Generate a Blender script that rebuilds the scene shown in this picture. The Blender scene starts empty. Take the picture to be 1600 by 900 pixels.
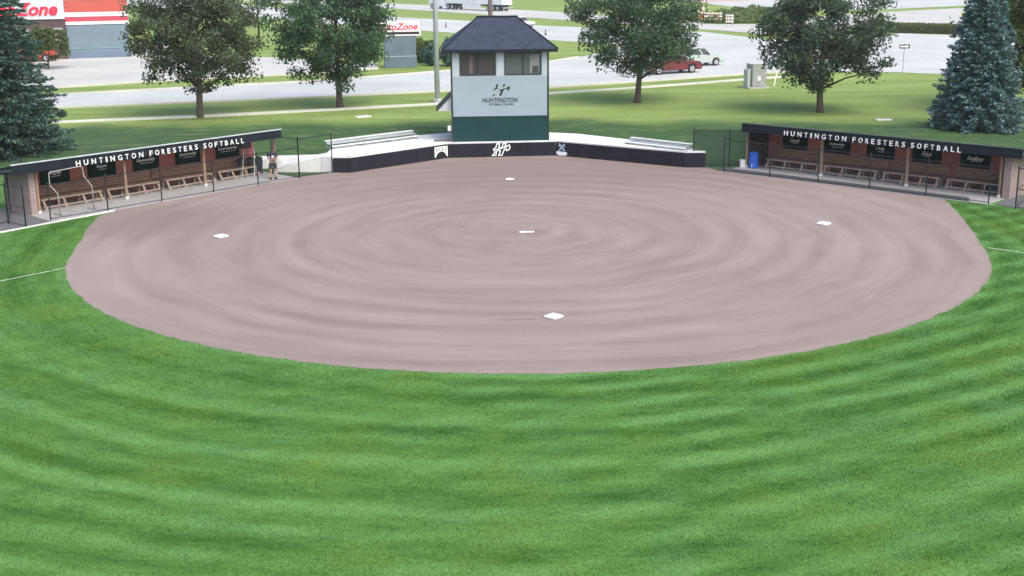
import bpy, bmesh, math, random
import numpy as np
from mathutils import Vector, Matrix

S = bpy.context.scene
COL = S.collection
R = math.radians
SQ = math.sqrt(.5)

# ------------------------------------------------------------------ camera
cam_d = bpy.data.cameras.new("camera")
cam = bpy.data.objects.new("camera", cam_d)
COL.objects.link(cam)
YAW, PIT, ROL = -0.0542, 0.26127, -0.009413
def cam_ray(u, v):                      # u right, v down, unit focal length
    c, s = math.cos(ROL), math.sin(ROL)
    u, v = c*u + s*v, -s*u + c*v
    c, s = math.cos(PIT), math.sin(PIT)
    y = c - s*v; z = -s - c*v
    c, s = math.cos(YAW), math.sin(YAW)
    return Vector((c*u - s*y, s*u + c*y, z))
fw = cam_ray(0, 0); rt = (cam_ray(.01, 0) - fw).normalized(); up = (fw - cam_ray(0, .01)).normalized(); fw.normalize()
cam.matrix_world = Matrix(((rt.x, up.x, -fw.x, -3.423), (rt.y, up.y, -fw.y, -64.359), (rt.z, up.z, -fw.z, 11.325), (0, 0, 0, 1)))
cam_d.sensor_width = 36; cam_d.lens = 1956.85/1600*36
cam_d.clip_start = .5; cam_d.clip_end = 3000
S.camera = cam

# ------------------------------------------------------------------ sky, sun, exposure
SUN_EL, SUN_AZ = R(52), R(146)          # azimuth from +y towards +x; a veiled sun, standing over the outfield
w = bpy.data.worlds.new("World"); S.world = w; w.use_nodes = True
nt = w.node_tree; bg = nt.nodes['Background']
sky = nt.nodes.new('ShaderNodeTexSky'); sky.sky_type = 'NISHITA'; sky.sun_disc = False
sky.sun_elevation = SUN_EL; sky.sun_rotation = SUN_AZ
sky.air_density = 1.0; sky.dust_density = 4.0; sky.ozone_density = 1.0
nt.links.new(sky.outputs[0], bg.inputs[0]); bg.inputs[1].default_value = .15
sl = bpy.data.lights.new("sun", 'SUN'); sl.energy = 1.0; sl.angle = R(50); sl.color = (1, .96, .9)
so = bpy.data.objects.new("sun", sl); COL.objects.link(so)
sd = Vector((math.sin(SUN_AZ)*math.cos(SUN_EL), math.cos(SUN_AZ)*math.cos(SUN_EL), math.sin(SUN_EL)))
so.rotation_euler = (-sd).to_track_quat('-Z', 'Y').to_euler(); so.location = (0, 60, 60)
S.view_settings.view_transform = 'Standard'; S.view_settings.look = 'None'
S.view_settings.gamma = 1; S.view_settings.use_curve_mapping = False
S.view_settings.exposure = .95
S.render.engine = 'CYCLES'

# ------------------------------------------------------------------ node helpers
class N:
    def __init__(s, name):
        s.m = bpy.data.materials.new(name); s.m.use_nodes = True
        s.t = s.m.node_tree; s.b = s.t.nodes['Principled BSDF']; s.out = s.t.nodes['Material Output']
    def node(s, k, **kw):
        n = s.t.nodes.new(k)
        for a, v in kw.items(): setattr(n, a, v)
        return n
    def put(s, sock, v):
        if hasattr(v, 'is_output'): s.t.links.new(v, sock)
        elif isinstance(v, tuple) and len(v) == 3 and sock.type == 'RGBA': sock.default_value = (*v, 1)
        else: sock.default_value = v
    def math(s, op, a, b=0., c=None, clamp=False):
        n = s.node('ShaderNodeMath', operation=op); n.use_clamp = clamp
        s.put(n.inputs[0], a); s.put(n.inputs[1], b)
        if c is not None: s.put(n.inputs[2], c)
        return n.outputs[0]
    def vmath(s, op, a, b):
        n = s.node('ShaderNodeVectorMath', operation=op); s.put(n.inputs[0], a); s.put(n.inputs[1], b)
        return n.outputs['Value'] if op in ('LENGTH', 'DOT_PRODUCT', 'DISTANCE') else n.outputs[0]
    def mix(s, f, a, b, mode='MIX'):
        n = s.node('ShaderNodeMix', data_type='RGBA', blend_type=mode)
        s.put(n.inputs[0], f); s.put(n.inputs[6], a); s.put(n.inputs[7], b)
        return n.outputs[2]
    def rng(s, v, a, b, c=0., d=1., smooth=False):
        n = s.node('ShaderNodeMapRange'); n.interpolation_type = 'SMOOTHSTEP' if smooth else 'LINEAR'
        for i, x in enumerate((v, a, b, c, d)): s.put(n.inputs[i], x)
        return n.outputs[0]
    def noise(s, scale, vec=None, detail=4., rough=.55, dist=0.):
        n = s.node('ShaderNodeTexNoise'); s.put(n.inputs['Scale'], scale); n.inputs['Detail'].default_value = detail
        n.inputs['Roughness'].default_value = rough; n.inputs['Distortion'].default_value = dist
        if vec is not None: s.put(n.inputs['Vector'], vec)
        return n.outputs[0]
    def pos(s): return s.node('ShaderNodeNewGeometry').outputs['Position']
    def obj(s): return s.node('ShaderNodeTexCoord').outputs['Object']
    def xyz(s, v):
        n = s.node('ShaderNodeSeparateXYZ'); s.put(n.inputs[0], v); return n.outputs
    def comb(s, x, y, z):
        n = s.node('ShaderNodeCombineXYZ')
        for i, v in enumerate((x, y, z)): s.put(n.inputs[i], v)
        return n.outputs[0]
    def scale(s, v, k):
        n = s.node('ShaderNodeMapping'); s.put(n.inputs[0], v); n.inputs['Scale'].default_value = k; return n.outputs[0]
    def bump(s, h, strength=.3, dist=.02):
        n = s.node('ShaderNodeBump'); s.put(n.inputs['Height'], h)
        n.inputs['Strength'].default_value = strength; n.inputs['Distance'].default_value = dist
        s.t.links.new(n.outputs[0], s.b.inputs['Normal'])
    def col(s, c): s.put(s.b.inputs['Base Color'], c)

MATS = {}
def mat(name, c, rough=.7, var=.12, sc=2., metal=0., bump=0., spec=None, bsc=None):
    """plain surface with uneven colour and a little relief"""
    if name in MATS: return MATS[name]
    n = N(name); p = n.obj()
    a = n.noise(sc, p, 5.); b = n.noise(sc*7.3, p, 3.)
    f = n.math('ADD', n.math('MULTIPLY', a, .65), n.math('MULTIPLY', b, .35))
    lo = tuple(max(0, x*(1-var*1.6)) for x in c); hi = tuple(min(1, x*(1+var*1.6)) for x in c)
    n.col(n.mix(n.rng(f, .3, .7), lo, hi))
    n.b.inputs['Roughness'].default_value = rough; n.b.inputs['Metallic'].default_value = metal
    if spec is not None: n.b.inputs['Specular IOR Level'].default_value = spec
    if bump: n.bump(n.noise(bsc or sc*12, p, 4.), bump, .02)
    MATS[name] = n.m; return n.m

def leaf_mat(name, c1, c2, c3, sc=.9, trans=.35, rough=.6):
    n = N(name); p = n.obj()
    big = n.noise(sc, p, 2.); small = n.noise(sc*9, p, 1.)
    c = n.mix(n.rng(big, .35, .65), c1, c2)
    c = n.mix(n.rng(small, .48, .72), c, c3)
    n.col(c); n.b.inputs['Roughness'].default_value = rough; n.b.inputs['Specular IOR Level'].default_value = .3
    tr = n.node('ShaderNodeBsdfTranslucent'); n.put(tr.inputs[0], n.mix(.5, c, (.16, .2, .03), 'MIX'))
    ms = n.node('ShaderNodeMixShader'); ms.inputs[0].default_value = trans
    n.t.links.new(n.b.outputs[0], ms.inputs[1]); n.t.links.new(tr.outputs[0], ms.inputs[2])
    n.t.links.new(ms.outputs[0], n.out.inputs[0])
    return n.m

CX, CY = 0., -13.11                       # pitcher's plate: centre of every raked and mown ring
def lawn_colour(n, p):
    x, y, z = n.xyz(p)
    flat = n.comb(x, y, 0.)
    wob = n.noise(.12, flat, 3.)
    r = n.vmath('LENGTH', n.comb(n.math('SUBTRACT', x, CX), n.math('SUBTRACT', y, CY), 0.), (0, 0, 0))
    rr = n.math('ADD', r, n.math('MULTIPLY', n.math('SUBTRACT', wob, .5), 1.2))
    rmax = n.math('MAXIMUM', r, .05); lx = n.math('DIVIDE', n.math('SUBTRACT', x, CX), rmax); ly = n.math('DIVIDE', n.math('SUBTRACT', y, CY), rmax)
    ring = n.math('SINE', n.math('MULTIPLY', rr, 4.9))
    ring2 = n.math('SINE', n.math('MULTIPLY', rr, 2.1))
    diag = n.math('SINE', n.math('ADD', n.math('MULTIPLY', x, 1.75), n.math('ADD', n.math('MULTIPLY', y, 3.1), n.math('MULTIPLY', wob, 3.))))
    diag2 = n.math('SINE', n.math('ADD', n.math('MULTIPLY', x, -2.0), n.math('ADD', n.math('MULTIPLY', y, 4.2), n.math('MULTIPLY', wob, 4.))))
    field = n.rng(y, -6, 2, 1, 0, True)
    ringm = n.math('MULTIPLY', n.math('MULTIPLY', n.rng(r, 33, 26, .3, 1, True), n.rng(x, 9, -3, .45, 1.1)), field)
    st = n.math('ADD', n.math('MULTIPLY', ring, n.rng(n.noise(.09, n.vmath('ADD', flat, (9, 3, 0)), 2.), .4, .6, .35, .9)), n.math('MULTIPLY', ring2, .45))
    st = n.math('MULTIPLY', st, ringm)
    dg = n.math('MULTIPLY', n.math('ADD', n.math('MULTIPLY', diag, .16), n.math('MULTIPLY', diag2, n.rng(x, -5, 6, .15, .75))), field)
    st = n.math('ADD', st, dg)
    stf = n.rng(st, -1.2, 1.2)
    big = n.noise(.28, flat, 4., .6); med = n.noise(1.1, n.comb(n.math('MULTIPLY', lx, 9.), n.math('MULTIPLY', ly, 9.), n.math('MULTIPLY', rr, 1.5)), 5., .65)
    fine = n.noise(9., flat, 3., .7)
    med2 = n.noise(3.4, n.comb(n.math('MULTIPLY', lx, 14.), n.math('MULTIPLY', ly, 14.), n.math('MULTIPLY', rr, 1.4)), 4., .7)
    med = n.math('ADD', n.math('MULTIPLY', med, .62), n.math('MULTIPLY', med2, .38))
    v = n.math('ADD', n.math('MULTIPLY', stf, .20), n.math('ADD', n.math('MULTIPLY', med, .66), n.math('MULTIPLY', fine, .12)))
    c = n.mix(n.rng(v, .34, .70), (.040, .118, .018), (.140, .296, .080))
    c = n.mix(n.math('MULTIPLY', n.rng(st, .15, 1.1), .38), c, (.145, .305, .110))
    c = n.mix(n.math('MULTIPLY', n.rng(big, .5, .72), .50), c, (.125, .220, .030))          # yellower patches
    c = n.mix(n.math('MULTIPLY', n.rng(n.noise(.5, n.vmath('ADD', flat, (40, 9, 0)), 3.), .55, .75), .45), c, (.095, .235, .085))  # bluer
    # rough mown lawn beyond the dugouts: yellower, with worn pale streaks
    lng = n.scale(flat, (.35, 1.6, 1))
    bk = n.mix(n.rng(n.noise(.22, lng, 5., .62), .35, .7), (.175, .250, .062), (.30, .385, .115))
    bk = n.mix(n.math('MULTIPLY', n.rng(n.noise(2.2, flat, 5., .7), .45, .75), .5), bk, (.135, .215, .050))
    worn = n.math('MULTIPLY', n.rng(n.noise(.33, n.vmath('ADD', lng, (3, 17, 0)), 5., .65), .60, .68), .6)
    bk = n.mix(worn, bk, (.34, .33, .20))
    bank_c = n.mix(n.rng(n.noise(.5, lng, 5., .65), .3, .7), (.028, .068, .028), (.055, .112, .042))
    bank_c = n.mix(n.math('MULTIPLY', n.rng(n.noise(3.5, flat, 4., .7), .4, .7), .35), bank_c, (.075, .12, .04))
    bank_c = n.mix(n.math('MULTIPLY', worn, .6), bank_c, (.34, .33, .20))
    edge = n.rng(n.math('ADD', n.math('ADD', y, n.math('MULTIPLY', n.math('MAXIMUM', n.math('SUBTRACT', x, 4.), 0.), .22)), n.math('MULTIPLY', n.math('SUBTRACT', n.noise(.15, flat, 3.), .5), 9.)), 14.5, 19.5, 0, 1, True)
    tuft = n.noise(5., n.scale(flat, (.6, 1., 1)), 5., .75)
    bk = n.mix(edge, bank_c, bk)
    bk = n.mix(n.math('MULTIPLY', n.rng(tuft, .36, .62), 1.), n.mix(.30, bk, (.04, .08, .025)), bk)
    bk = n.mix(n.rng(n.noise(1.4, n.scale(flat, (.4, 1., 1)), 5., .7), .52, .70, 0, .28), bk, (.26, .33, .12))                        # the bank is darker green, the verge beyond it yellower
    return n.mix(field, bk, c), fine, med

def lawn_mat(name, blades):
    n = N(name); p = n.pos()
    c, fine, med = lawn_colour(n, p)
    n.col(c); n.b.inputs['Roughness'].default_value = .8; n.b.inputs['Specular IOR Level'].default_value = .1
    if blades:
        tr = n.node('ShaderNodeBsdfTranslucent'); n.put(tr.inputs[0], c)
        ms = n.node('ShaderNodeMixShader'); ms.inputs[0].default_value = .3
        n.t.links.new(n.b.outputs[0], ms.inputs[1]); n.t.links.new(tr.outputs[0], ms.inputs[2])
        n.t.links.new(ms.outputs[0], n.out.inputs[0])
    else:
        n.bump(n.math('ADD', fine, n.math('MULTIPLY', med, 2.)), .5, .06)
    return n.m

def dirt_mat():
    n = N('infield_dirt'); p = n.pos(); x, y, z = n.xyz(p)
    dx = n.math('SUBTRACT', x, CX - .3); dy = n.math('SUBTRACT', y, CY)
    wob = n.noise(.22, p, 3.)
    r = n.math('SQRT', n.math('ADD', n.math('MULTIPLY', dx, dx), n.math('MULTIPLY', dy, dy)))
    rs0 = n.math('MAXIMUM', r, .05); ux = n.math('DIVIDE', dx, rs0); uy = n.math('DIVIDE', dy, rs0)
    def around(k, f, q): return n.comb(n.math('MULTIPLY', ux, k), n.math('ADD', n.math('MULTIPLY', uy, k), q), n.math('MULTIPLY', rs, f))
    rs = n.math('ADD', r, n.math('MULTIPLY', wob, 1.1))
    polar = around(1.2, 1., 0.)
    band = n.noise(1.15, polar, 3., .5)                 # soft irregular rings left by the drag
    w1 = n.math('SINE', n.math('MULTIPLY', rs, 3.75))
    streak = n.noise(4.5, around(1.7, 1., 3.), 4., .65)
    rings = n.math('ADD', n.math('MULTIPLY', n.math('SUBTRACT', band, .5), 1.5), n.math('MULTIPLY', w1, n.rng(n.noise(.14, p, 3.), .42, .62, 0, .30)))
    rings = n.math('MULTIPLY', rings, n.rng(r, 21, 16.5, .25, 1, True))
    big = n.noise(.16, p, 4., .6); fine = n.noise(5., p, 6., .7); grit = n.noise(45., p, 3., .7)
    v = n.math('ADD', n.math('MULTIPLY', rings, .36), n.math('ADD', n.math('MULTIPLY', streak, .22), n.math('ADD', n.math('MULTIPLY', big, .40), n.math('MULTIPLY', fine, .22))))
    c = n.mix(n.rng(v, .18, .72), (.200, .156, .140), (.318, .266, .248))
    def spot(cx, cy, rad, soft, sx=1., sy=1.):
        q = n.comb(n.math('MULTIPLY', n.math('SUBTRACT', x, cx), 1/sx), n.math('MULTIPLY', n.math('SUBTRACT', y, cy), 1/sy), 0.)
        dd = n.math('ADD', n.vmath('LENGTH', q, (0, 0, 0)), n.math('MULTIPLY', n.math('SUBTRACT', n.noise(.6, p, 4.), .5), soft*1.6))
        return n.rng(dd, rad+soft, rad-soft, 0, 1, True)
    c = n.mix(n.math('MULTIPLY', spot(-16.3, -9.5, 3.2, 2.2), .42), c, (.150, .122, .104))        # scuffed darker corner
    c = n.mix(n.math('MULTIPLY', spot(3., 1.5, 7.5, 4., 1.6, .8), .55), c, (.185, .145, .130))    # darker brown round home plate
    c = n.mix(n.math('MULTIPLY', spot(-1.15, -26.0, .75, .35, 1., .14), .5), c, (.16, .115, .10)) # slide mark at the base
    c = n.mix(n.math('MULTIPLY', spot(.0, -13.15, .8, .5, 1.2, .4), .35), c, (.17, .13, .115))
    pale = n.math('MULTIPLY', n.rng(n.noise(.9, around(2.2, 1., 7.), 5., .7, .8), .67, .72), .30)
    c = n.mix(pale, c, (.42, .36, .32))
    c = n.mix(n.math('MULTIPLY', n.rng(grit, .5, .75), .22), c, (.15, .115, .10))
    n.col(c); n.b.inputs['Roughness'].default_value = .95; n.b.inputs['Specular IOR Level'].default_value = .1
    h = n.math('ADD', n.math('MULTIPLY', streak, .5), n.math('ADD', n.math('MULTIPLY', fine, .4), n.math('MULTIPLY', grit, .3)))
    n.bump(h, .35, .02)
    return n.m

def brick_mat(name, c1, c2, mortar, w=.22, h=.075, ms=.008):
    n = N(name); p = n.obj(); x, y, z = n.xyz(p)
    b = n.node('ShaderNodeTexBrick'); n.put(b.inputs['Vector'], n.comb(n.math('ADD', x, y), z, 0.))
    n.put(b.inputs['Color1'], c1); n.put(b.inputs['Color2'], c2); n.put(b.inputs['Mortar'], mortar)
    b.inputs['Scale'].default_value = 1.; b.inputs['Mortar Size'].default_value = ms
    b.inputs['Brick Width'].default_value = w; b.inputs['Row Height'].default_value = h
    n.col(n.mix(n.math('MULTIPLY', n.rng(n.noise(1.2, p, 4.), .35, .7), .35), b.outputs[0], tuple(v*.55 for v in c1)))
    n.b.inputs['Roughness'].default_value = .85
    n.bump(n.math('SUBTRACT', 1., b.outputs[1]), .5, .01)
    return n.m

def paved_mat(name, c, joint=0., crack=.5):
    n = N(name); p = n.pos(); x, y, z = n.xyz(p)
    a = n.noise(.11, p, 5., .6); b = n.noise(2.5, p, 5., .65); f = n.noise(30., p, 2.)
    v = n.math('ADD', n.math('MULTIPLY', a, .55), n.math('ADD', n.math('MULTIPLY', b, .3), n.math('MULTIPLY', f, .15)))
    c0 = n.mix(n.rng(v, .35, .65), tuple(t*.80 for t in c), tuple(t*1.14 for t in c))
    st = n.noise(.5, n.scale(p, (.25, 1., 1)), 5., .7)
    c0 = n.mix(n.math('MULTIPLY', n.rng(st, .58, .74), crack), c0, tuple(t*.55 for t in c))
    if joint:
        bk = n.node('ShaderNodeTexBrick'); n.put(bk.inputs['Vector'], p)
        bk.inputs['Scale'].default_value = 1.; bk.inputs['Brick Width'].default_value = joint; bk.inputs['Row Height'].default_value = joint
        bk.inputs['Mortar Size'].default_value = .012; bk.offset = 0.
        c0 = n.mix(n.math('MULTIPLY', bk.outputs[1], .5), c0, tuple(t*.4 for t in c))
    n.col(c0); n.b.inputs['Roughness'].default_value = .85; n.b.inputs['Specular IOR Level'].default_value = .3
    n.bump(n.math('ADD', b, f), .2, .01)
    return n.m

def shingle_mat():
    n = N('roof_shingles'); p = n.obj(); x, y, z = n.xyz(p)
    def br(v):
        b = n.node('ShaderNodeTexBrick'); n.put(b.inputs['Vector'], v)
        b.inputs['Scale'].default_value = 1.; b.inputs['Brick Width'].default_value = .32; b.inputs['Row Height'].default_value = .10
        b.inputs['Mortar Size'].default_value = .012
        n.put(b.inputs['Color1'], (.015, .025, .050)); n.put(b.inputs['Color2'], (.026, .038, .072)); n.put(b.inputs['Mortar'], (.015, .016, .02))
        return b
    b = br(n.comb(n.math('ADD', x, n.math('MULTIPLY', y, .7)), z, 0.))
    n.col(n.mix(n.rng(n.noise(2.2, p, 5.), .4, .7, 0, .5), b.outputs[0], (.036, .060, .098)))
    n.b.inputs['Roughness'].default_value = .85; n.bump(n.math('SUBTRACT', 1., b.outputs[1]), .6, .015)
    return n.m

def wood_mat(name, c, ax=0):
    n = N(name); p = n.obj(); k = [9., 9., 9.]; k[ax] = .7
    g = n.noise(2.2, n.scale(p, tuple(k)), 5., .65); t = n.noise(1.1, p, 2.)
    c0 = n.mix(n.rng(g, .3, .7), tuple(v*.62 for v in c), tuple(v*1.25 for v in c))
    n.col(n.mix(n.math('MULTIPLY', n.rng(t, .4, .7), .4), c0, tuple(v*.7 for v in c)))
    n.b.inputs['Roughness'].default_value = .75; n.bump(g, .2, .01)
    return n.m

def glass_mat(name, c, rough=.08):
    n = N(name); n.col(c); n.b.inputs['Roughness'].default_value = rough; n.b.inputs['Specular IOR Level'].default_value = .6
    return n.m

# ------------------------------------------------------------------ mesh helpers
class MB:
    def __init__(s): s.v = []; s.f = []
    def add(s, vs, fs, M=None):
        o = len(s.v)
        s.v += [tuple(M @ Vector(v)) if M else tuple(v) for v in vs]
        s.f += [tuple(i+o for i in f) for f in fs]; return s
    def box(s, x0, x1, y0, y1, z0, z1, M=None):
        vs = [(x, y, z) for z in (z0, z1) for x, y in ((x0, y0), (x1, y0), (x1, y1), (x0, y1))]
        return s.add(vs, [(3, 2, 1, 0), (4, 5, 6, 7), (0, 1, 5, 4), (1, 2, 6, 5), (2, 3, 7, 6), (3, 0, 4, 7)], M)
    def prism(s, poly, z0, z1, M=None):
        """polygon in xy pushed from z0 to z1"""
        n = len(poly); vs = [(x, y, z0) for x, y in poly] + [(x, y, z1) for x, y in poly]
        fs = [tuple(range(n-1, -1, -1)), tuple(range(n, 2*n))] + [(i, (i+1) % n, n+(i+1) % n, n+i) for i in range(n)]
        return s.add(vs, fs, M)
    def side(s, poly, y0, y1, M=None):
        """polygon in xz pushed from y0 to y1"""
        n = len(poly); vs = [(x, y0, z) for x, z in poly] + [(x, y1, z) for x, z in poly]
        fs = [tuple(range(n)), tuple(range(2*n-1, n-1, -1))] + [(i, n+i, n+(i+1) % n, (i+1) % n) for i in range(n)]
        return s.add(vs, fs, M)
    def tube(s, pts, r, k=8, cap=True, M=None):
        pts = [Vector(p) for p in pts]; rs = r if isinstance(r, (list, tuple)) else [r]*len(pts)
        vs = []; n = len(pts)
        t0 = (pts[1]-pts[0]).normalized(); a = t0.orthogonal().normalized()
        for i in range(n):
            t = ((pts[min(i+1, n-1)]-pts[i]).normalized() + (pts[i]-pts[max(i-1, 0)]).normalized())
            t = t.normalized() if t.length > 1e-6 else t0
            a = (a - t*a.dot(t)); a = a.normalized() if a.length > 1e-6 else t.orthogonal().normalized()
            b = t.cross(a)
            vs += [tuple(pts[i] + (a*math.cos(q) + b*math.sin(q))*rs[i]) for q in [2*math.pi*j/k for j in range(k)]]
        fs = [(i*k+j, i*k+(j+1) % k, (i+1)*k+(j+1) % k, (i+1)*k+j) for i in range(n-1) for j in range(k)]
        if cap: fs += [tuple(range(k-1, -1, -1)), tuple(range((n-1)*k, n*k))]
        return s.add(vs, fs, M)
    def lathe(s, prof, k=16, M=None):
        n = len(prof); vs = [(r*math.cos(2*math.pi*j/k), r*math.sin(2*math.pi*j/k), z) for r, z in prof for j in range(k)]
        fs = [(i*k+j, i*k+(j+1) % k, (i+1)*k+(j+1) % k, (i+1)*k+j) for i in range(n-1) for j in range(k)]
        fs += [tuple(range(k-1, -1, -1)), tuple(range((n-1)*k, n*k))]
        return s.add(vs, fs, M)
    def mesh(s, name, bevel=0., seg=1):
        me = bpy.data.meshes.new(name); me.from_pydata(s.v, [], s.f)
        bm = bmesh.new(); bm.from_mesh(me)
        bmesh.ops.recalc_face_normals(bm, faces=bm.faces)
        if bevel: bmesh.ops.bevel(bm, geom=bm.edges[:], offset=bevel, segments=seg, affect='EDGES', clamp_overlap=True)
        bm.to_mesh(me); bm.free(); return me
    def build(s, name, m, parent=None, bevel=0., smooth=False, seg=1, kind=None):
        return link(name, s.mesh(name, bevel, seg), m, parent, smooth, kind)

def link(name, me, m, parent=None, smooth=False, kind=None):
    o = bpy.data.objects.new(name, me); COL.objects.link(o)
    if m is not None and not me.materials: me.materials.append(m)
    if parent: o.parent = parent
    if smooth: me.polygons.foreach_set('use_smooth', [True]*len(me.polygons))
    if kind: o['kind'] = kind
    return o
def tag(o, label, cat, group=None, kind=None):
    o['label'] = label; o['category'] = cat
    if group: o['group'] = group
    if kind: o['kind'] = kind
    return o
def thing(name, label, cat, loc=(0, 0, 0), rz=0., group=None):
    o = bpy.data.objects.new(name, None); COL.objects.link(o); o.empty_display_size = .2
    o.location = loc; o.rotation_euler = (0, 0, rz); return tag(o, label, cat, group)
def struct(o): o['kind'] = 'structure'; return o
def rawmesh(name, V, F, k, m, parent=None, smooth=False):
    """numpy verts (n,3) and faces (m,k)"""
    me = bpy.data.meshes.new(name); V = np.asarray(V, np.float32); F = np.asarray(F, np.int32)
    me.vertices.add(len(V)); me.vertices.foreach_set('co', V.ravel())
    me.loops.add(F.size); me.loops.foreach_set('vertex_index', F.ravel())
    me.polygons.add(len(F)); me.polygons.foreach_set('loop_start', np.arange(len(F), dtype=np.int32)*k)
    me.polygons.foreach_set('loop_total', np.full(len(F), k, np.int32))
    me.update(calc_edges=True)
    return link(name, me, m, parent, smooth)
_fc = {}
def text_data(body, size=1., shear=0., space=1., depth=.01, bold=0.):
    key = (body, size, shear, space, depth, bold)
    if key in _fc: return _fc[key]
    cu = bpy.data.curves.new('txt', 'FONT'); cu.body = body; cu.size = size; cu.shear = shear
    cu.space_character = space; cu.extrude = depth/2; cu.offset = bold; cu.resolution_u = 3
    ob = bpy.data.objects.new('txt', cu); COL.objects.link(ob)
    me = bpy.data.meshes.new_from_object(ob.evaluated_get(bpy.context.evaluated_depsgraph_get()))
    bpy.data.objects.remove(ob); bpy.data.curves.remove(cu)
    xs = [v.co.x for v in me.vertices]; ys = [v.co.y for v in me.vertices]
    x0, x1, y0, y1 = min(xs), max(xs), min(ys), max(ys)
    for v in me.vertices:                # centre it, stand it upright in xz facing -y
        v.co = ((v.co.x-(x0+x1)/2), -v.co.z, v.co.y-(y0+y1)/2)
    _fc[key] = (me, x1-x0, y1-y0); return _fc[key]
def text(name, body, m, parent, loc, width=None, height=None, rz=0., **kw):
    me, w_, h_ = text_data(body, **kw)
    o = link(name, me.copy(), m, parent); o.location = loc; o.rotation_euler = (0, 0, rz)
    sx = width/w_ if width else height/h_; sz = height/h_ if height else sx
    o.scale = (sx, 1, sz); return o

# ------------------------------------------------------------------ shared materials
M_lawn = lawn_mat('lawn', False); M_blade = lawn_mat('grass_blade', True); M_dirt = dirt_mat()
M_conc = paved_mat('pale_concrete', (.50, .51, .50), 1.6, .25)
M_floor = paved_mat('dugout_concrete', (.34, .335, .33), 1.6, .4)
M_conc_w = paved_mat('white_concrete', (.66, .67, .66), 0, .15)
M_walk = paved_mat('sidewalk_concrete', (.56, .55, .48), 0, .2)
M_road = paved_mat('worn_road', (.45, .47, .46), 0, .4)
M_road2 = paved_mat('pale_road', (.455, .455, .43), 0, .25)
M_mat_r = mat('rubber_mat', (.055, .062, .068), .8, .2, 1.5, bump=.3)
M_asph = paved_mat('dark_paving', (.13, .13, .135), 0, .4)
M_black = mat('black_post', (.012, .013, .016), .45, .2, 3)
M_brick = brick_mat('red_brick', (.46, .125, .10), (.36, .095, .08), (.34, .24, .21))
M_block = brick_mat('end_wall_block', (.36, .27, .26), (.30, .225, .215), (.24, .2, .2), .42, .12, .012)
M_fascia = mat('fascia_metal', (.013, .018, .026), .8, .18, 1.2, spec=.15)
M_roofm = mat('roof_metal_edge', (.50, .55, .55), .4, .12, 2)
M_roofdk = mat('roof_membrane', (.07, .075, .085), .8, .15, 1.5)
M_postw = wood_mat('post_wood', (.30, .215, .15), 2)
M_board = wood_mat('bench_wood', (.36, .22, .15), 0)
M_rail = wood_mat('bench_leg_wood', (.40, .31, .25), 0)
M_banner = mat('banner_vinyl', (.005, .022, .016), .8, .2, 1.5, spec=.15)
M_white = mat('white_paint', (.80, .81, .80), .45, .05, 3)
M_letter = mat('letter_white', (.82, .83, .82), .5, .04, 3)
M_pad = mat('wall_pad_vinyl', (.017, .018, .026), .8, .2, .9, spec=.15)
M_wallw = mat('tower_siding', (.27, .345, .385), .6, .04, .8)
M_green = mat('tower_green', (.010, .044, .044), .8, .12, .8, spec=.2)
M_trim = mat('dark_green_trim', (.010, .028, .028), .5, .15, 2)
M_alu = mat('aluminium_plank', (.74, .76, .77), .42, .08, 1.5, metal=.15)
M_aluf = mat('aluminium_frame', (.42, .45, .47), .45, .12, 2, metal=.4)
M_steel = mat('galvanised_steel', (.40, .42, .43), .45, .15, 3, metal=.5)
M_base = mat('base_white', (.86, .86, .84), .5, .03, 4)
M_bark = mat('bark', (.085, .068, .05), .9, .35, 4, bump=.8)
M_leafs = [leaf_mat('maple_leaf_dark', (0.058, 0.095, 0.060), (0.084, 0.129, 0.071), (0.137, 0.152, 0.090), 1.0),
           leaf_mat('maple_leaf_green', (0.050, 0.107, 0.064), (0.071, 0.144, 0.074), (0.100, 0.195, 0.098), 1.0),
           leaf_mat('maple_leaf_mixed', (0.055, 0.105, 0.067), (0.078, 0.142, 0.081), (0.116, 0.183, 0.109), .9),
           leaf_mat('maple_leaf_dull', (0.055, 0.093, 0.064), (0.074, 0.120, 0.078), (0.105, 0.152, 0.106), .9)]
M_olive = leaf_mat('olive_leaf', (.050, .085, .022), (.085, .125, .030), (.11, .15, .04), 1.0)
M_spr_g = leaf_mat('spruce_needle_green', (0.046, 0.101, 0.078), (0.070, 0.140, 0.109), (0.132, 0.231, 0.189), 1.3, .15)
M_spr_b = leaf_mat('spruce_needle_blue', (0.072, 0.140, 0.147), (0.114, 0.210, 0.217), (0.240, 0.385, 0.399), 1.3, .15)
M_hedge = leaf_mat('hedge_leaf', (.09, .14, .04), (.13, .19, .06), (.17, .23, .08), .5)
M_shing = shingle_mat()
M_glass = glass_mat('dark_window_glass', (.060, .048, .054)); M_glass2 = glass_mat('grey_window_glass', (.085, .105, .105))
M_car_glass = glass_mat('car_glass', (.03, .04, .045))
M_tyre = mat('tyre_rubber', (.018, .018, .02), .8, .2, 4); M_rim = mat('wheel_rim', (.5, .51, .52), .35, .1, 3, metal=.6)
M_print = mat('print_dark_green', (.010, .030, .030), .5, .1, 3)

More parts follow.
